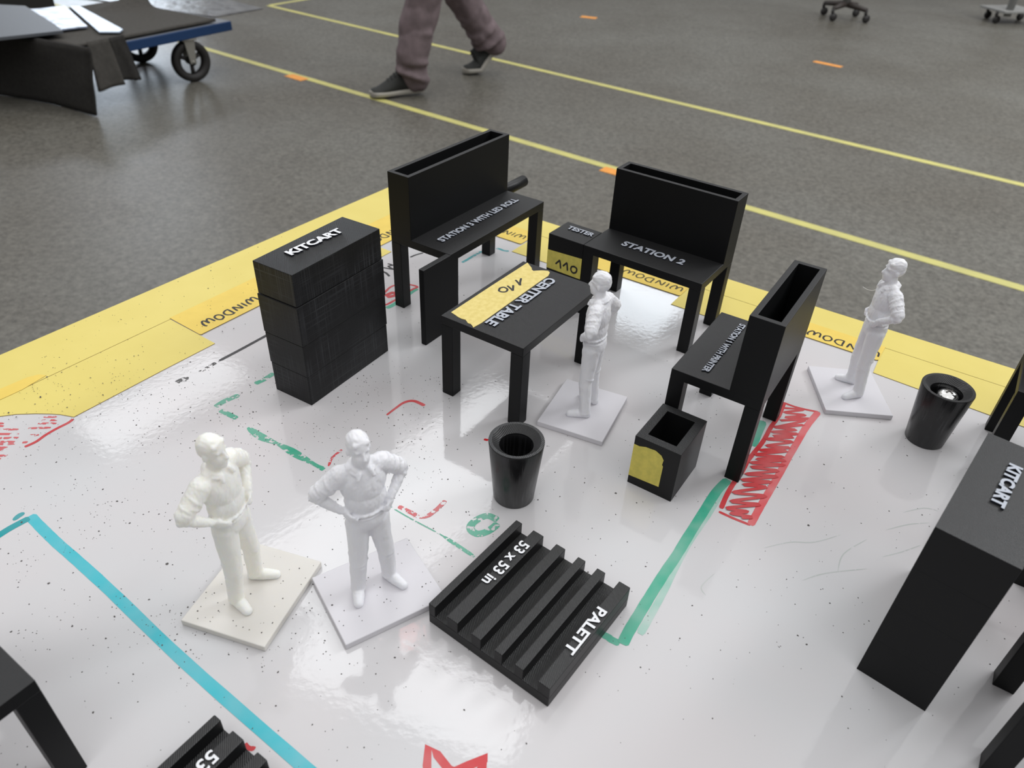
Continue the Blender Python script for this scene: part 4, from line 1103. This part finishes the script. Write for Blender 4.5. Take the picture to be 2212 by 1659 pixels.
# ------------------------------------------------------------------ the walking person (only the lower legs show)
H0 = FLOOR
def loft_shoe(path, upv_at, side, L, upper):
    """foot-shaped shell along a path from toe (0) to heel (L); upper: canvas body, else the rubber sole"""
    bm = bmesh.new(); nS, nR = 22, 18; rings = []
    def prof(t):
        w = 0.047 * (1 - abs((t - 0.30) / 0.75) ** 2.4) if t < 0.30 else (0.047 - 0.013 * min(1, (t - 0.30) / 0.3) + 0.002 * max(0, t - 0.6))
        e_ = min(t, 1 - t)
        if e_ < 0.12: w *= math.sqrt(max(0.0, 1 - ((0.12 - e_) / 0.12) ** 2)) * 0.999 + 0.001
        h = 0.045 + 0.075 * max(0.0, min(1.0, (t - 0.12) / 0.40)) ** 1.2
        if t > 0.55: h -= 0.012 * (t - 0.55) / 0.45
        if t < 0.10: h *= 0.45 + 0.55 * math.sqrt(max(0.0, 1 - ((0.10 - t) / 0.10) ** 2))
        return w, h
    for i in range(nS + 1):
        t = i / nS; w, h = prof(t); c = path(t); u = upv_at(t); ring = []
        for j in range(nR):
            a = 2 * math.pi * j / nR; x = math.cos(a); z = math.sin(a)
            if upper:
                zz = 0.022 + (h - 0.022) * max(0.0, z) ** 0.8; ww = w * (1 if z <= 0 else (1 - 0.35 * z * z)) * (abs(x) ** 0.8 * (1 if x > 0 else -1))
                if z < 0: zz = 0.022
            else:
                ww = (w + 0.004) * (abs(x) ** 0.5 * (1 if x > 0 else -1)); zz = 0.016 + 0.016 * (abs(z) ** 0.5 * (1 if z > 0 else -1))
            ring.append(bm.verts.new(c + side * ww + u * zz))
        rings.append(ring)
    for a, b in zip(rings, rings[1:]):
        for j in range(nR):
            bm.faces.new((a[j], a[(j + 1) % nR], b[(j + 1) % nR], b[j]))
    bm.faces.new(rings[0][::-1]); bm.faces.new(rings[-1])
    bmesh.ops.recalc_face_normals(bm, faces=list(bm.faces))
    me = bpy.data.meshes.new('shoe'); bm.to_mesh(me); bm.free()
    return me

def person():
    O = Vector((-0.45, 4.35, FLOOR))
    t = thing('person', 'person in mauve trousers and black canvas shoes walking to the left on the floor', 'person', (-450, 4350, FLOOR / MM), 0)
    f = Vector((-270, -137, 0)).normalized(); side = Vector((-f.y, f.x, 0)); r_ = -side
    Z = Vector((0, 0, 1)); G = Vector((0, 0, FLOOR))
    FA = Vector((-0.615, 4.118, 0.10)) + G; kF = Vector((-0.535, 4.165, 0.50)) + G
    RA = Vector((-0.232, 4.662, 0.175)) + G; kR = Vector((-0.425, 4.585, 0.47)) + G
    hip = Vector((-0.42, 4.40, 0.93)) + G
    hF = hip + (kF - hip).dot(side) * side * 0.45; hR = hip + (kR - hip).dot(side) * side * 0.45
    loc = lambda p: p - O
    C = 'c'
    def tr(prims, vox, name, mat, noise_amp=0.0, it=3):
        me = blob([(q[0],) + tuple(loc(a) if (isinstance(a, Vector) and i != 1) or (isinstance(a, Vector) and q[0] == 'c') or (i == 0) else a for i, a in enumerate(q[1:])) for q in prims], vox, smooth_it=it)
        if noise_amp:
            for v, n_ in zip(me.vertices, [Vector(q.vector) for q in me.vertex_normals]):
                v.co += n_ * noise_amp * (abs(noise.noise(Vector((v.co.x * 8, v.co.y * 8, v.co.z * 7)))) * 2 - 0.6)
        return link_mesh(name, me, M[mat], t, True)
    # trousers: wide legs ending in open-looking hems over the shoes
    hemF = FA + Vector((0.012, 0.006, -0.022)); hemR = RA + Vector((0.03, 0.012, -0.012))
    P = [('e', hip + Vector((0, 0, 0.03)), (0.17, 0.15, 0.16)), (C, hF, 0.118, kF, 0.097), (C, kF, 0.097, FA + Vector((0.005, 0, 0.10)), 0.088), (C, FA + Vector((0.005, 0, 0.10)), 0.088, hemF, 0.072),
         (C, hR, 0.118, kR, 0.097), (C, kR, 0.097, RA.lerp(kR, 0.2), 0.088), (C, RA.lerp(kR, 0.2), 0.088, hemR, 0.07)]
    def fold(a, b, r, tt, a0, a1, sl, rf):
        d = (b - a).normalized(); u = (f - d * f.dot(d)).normalized(); w = d.cross(u); L = []
        for i in range(9):
            q = R(a0 + (a1 - a0) * i / 8); L.append(a.lerp(b, tt) + d * sl * (i / 8 - 0.5) + (u * math.cos(q) + w * math.sin(q)) * r)
        return [(C, L[i], rf, L[i + 1], rf) for i in range(8)]
    for (a, b) in ((kF, FA), (kR, RA)):
        for (tt, a0, a1, sl, rf) in ((0.12, -80, 90, 0.06, 0.016), (0.34, -30, 150, -0.07, 0.016), (0.52, -110, 60, 0.06, 0.017), (0.70, -60, 120, -0.06, 0.018), (0.86, -120, 120, 0.05, 0.02), (0.97, -150, 100, -0.03, 0.018)):
            P += fold(a, b, 0.083, tt, a0, a1, sl, rf)
    tr(P, 0.010, 'trousers', 'trouser', 0.010, 2)
    # body: trunk, arms, neck and head in one skin
    ch = hip + Vector((0, 0, 0.42)) + f * 0.02
    sA = ch + side * 0.19 + Vector((0, 0, 0.09)); sB = ch - side * 0.19 + Vector((0, 0, 0.09))
    eA = sA + Vector((0, 0, -0.28)) - f * 0.08; wA = eA + Vector((0, 0, -0.22)) + f * 0.06
    eB = sB + Vector((0, 0, -0.28)) + f * 0.05; wB = eB + Vector((0, 0, -0.20)) + f * 0.14
    hd = ch + Vector((0, 0, 0.36)) + f * 0.03
    P = [(C, hip + Vector((0, 0, 0.1)), 0.13, ch, 0.14), (C, ch + Vector((0, 0, 0.1)), 0.07, hd - Vector((0, 0, 0.08)), 0.055), ('e', hd, (0.078, 0.088, 0.115)), (C, hd + f * 0.085 - Vector((0, 0, 0.02)), 0.014, hd + f * 0.1 - Vector((0, 0, 0.035)), 0.014),
         ('e', hd + side * 0.078, (0.018, 0.018, 0.03)), ('e', hd - side * 0.078, (0.018, 0.018, 0.03)),
         (C, sA, 0.05, eA, 0.042), (C, eA, 0.042, wA, 0.028), (C, sB, 0.05, eB, 0.042), (C, eB, 0.042, wB, 0.028)]
    for w_ in (wA, wB):
        d_ = Vector((0, 0, -1)) + f * 0.25; d_.normalize(); pm = w_ + d_ * 0.05
        P += [('e', pm, (0.03, 0.03, 0.045))]
        for i, l_ in enumerate((0.07, 0.08, 0.075, 0.06)):
            b0 = pm + d_ * 0.035 + f * (0.027 - 0.018 * i); b1 = b0 + d_ * l_ * 0.6; b2 = b1 + (d_ + side * (0.5 if w_ is wB else -0.5)).normalized() * l_ * 0.4
            P += [(C, b0, 0.0095, b1, 0.009), (C, b1, 0.009, b2, 0.008)]
        P += [(C, pm + f * 0.025, 0.012, pm + f * 0.05 + d_ * 0.05, 0.01)]
    tr(P, 0.007, 'body', 'skin')
    P = [(C, hip + Vector((0, 0, 0.06)), 0.155, ch, 0.165), (C, ch - side * 0.13 + Vector((0, 0, 0.06)), 0.10, ch + side * 0.13 + Vector((0, 0, 0.06)), 0.10), (C, sA, 0.072, eA, 0.06), (C, sB, 0.072, eB, 0.06)]
    tr(P, 0.011, 'shirt', 'shirt', 0.008)
    tr([('e', hd + Vector((0, 0, 0.035)) - f * 0.015, (0.086, 0.094, 0.095))], 0.008, 'hair', 'hair', 0.004)
    # shoes: the front one flat on the floor, the rear one bent with its heel lifted
    def shoe(toe, heel, ball=None, kink=0.36):
        L = 0.30
        if ball is None:
            path = lambda q: loc(toe.lerp(heel, q)); ax = (toe - heel).normalized(); upf = lambda q: (Z - ax * ax.z).normalized()
        else:
            path = lambda q: loc(toe.lerp(ball, q / kink)) if q < kink else loc(ball.lerp(heel, (q - kink) / (1 - kink)))
            ax2 = (ball - heel).normalized(); u2 = (Z - ax2 * ax2.z).normalized()
            def upf(q):
                k = max(0.0, min(1.0, (q - kink + 0.12) / 0.24)); return Z.lerp(u2, k).normalized()
        sd = side
        o = link_mesh('shoe', loft_shoe(path, upf, sd, L, True), M['shoe'], t, True)
        link_mesh('sole', loft_shoe(path, upf, sd, L, False), M['sole'], o, True)
        # laces over the instep
        mb = MB(1.0)
        for q in (0.34, 0.40, 0.46, 0.52):
            c = path(q); u = upf(q); h = 0.045 + 0.075 * max(0.0, min(1.0, (q - 0.12) / 0.40)) ** 1.2 + 0.002
            mb.tube([c + sd * -0.022 + u * (h - 0.014), c + u * h, c + sd * 0.022 + u * (h - 0.014)], 0.004, 6)
        mb.build('laces', M['shoe'], o)
    shoe(Vector((-0.825, 4.012, 0.006)) + G, Vector((-0.556, 4.148, 0.012)) + G)
    shoe(Vector((-0.385, 4.597, 0.006)) + G, Vector((-0.172, 4.700, 0.150)) + G, Vector((-0.287, 4.644, 0.010)) + G)
    return t
person()

# ------------------------------------------------------------------ two wheeled stands far back
def stand(label, loc, yaw, foot, pole, bigplate):
    t = thing('wheeled_stand', label, 'stand', (loc[0], loc[1], FLOOR / MM), yaw, 'wheeled stands far back')
    n = 4; Rf = 195 if not bigplate else 215
    if bigplate:
        MB().box(-190, 190, -150, 150, 92, 112, 4).build('foot_plate', M[foot], t)
    for i in range(n):
        a = 2 * math.pi * i / n + 0.4; ca, sa = math.cos(a), math.sin(a)
        if not bigplate:
            mb = MB(); mb.tube([(0, 0, 118), (Rf * ca, Rf * sa, 96)], [26, 17], 8); mb.build('foot', M[foot], t)
        q = bpy.data.objects.new('caster', None); COL.objects.link(q); q.parent = t; q.location = (Rf * ca * MM * (0.95 if bigplate else 1), Rf * sa * MM * (0.8 if bigplate else 1), 0)
        mb = MB(); mb.lathe([(0, -14), (28, -14), (31, -8), (31, 8), (28, 14), (0, 14)], (18, 0, 31), 20, ax='y'); mb.build('wheel', M['rubber'], q)
        mb = MB(); mb.tube([(0, 0, 98), (0, 0, 70), (16, 0, 34)], [12, 13, 9], 8); mb.build('fork', M['rubber'], q)
    mb = MB(); mb.tube([(0, 0, 100), (0, 0, 900)], 33 if not bigplate else 30, 16); mb.build('pole', M[pole], t)
    if bigplate:
        mb = MB(); mb.tube([(-95, -90, 60), (-80, -80, 900)], 30, 12); mb.build('post', M[pole], t)
    MB().box(-180, 180, -140, 140, 900, 925, 4).build('top_plate', M[pole], t)
    return t
stand('wheeled stand with dark brown feet and a pale pole, top edge of the photo', (2690, 7070), 20, 'stand_brown', 'stand_grey', False)
stand('grey wheeled stand with a plate foot at the upper right corner', (4235, 7330), 15, 'stand_grey', 'stand_grey', True)
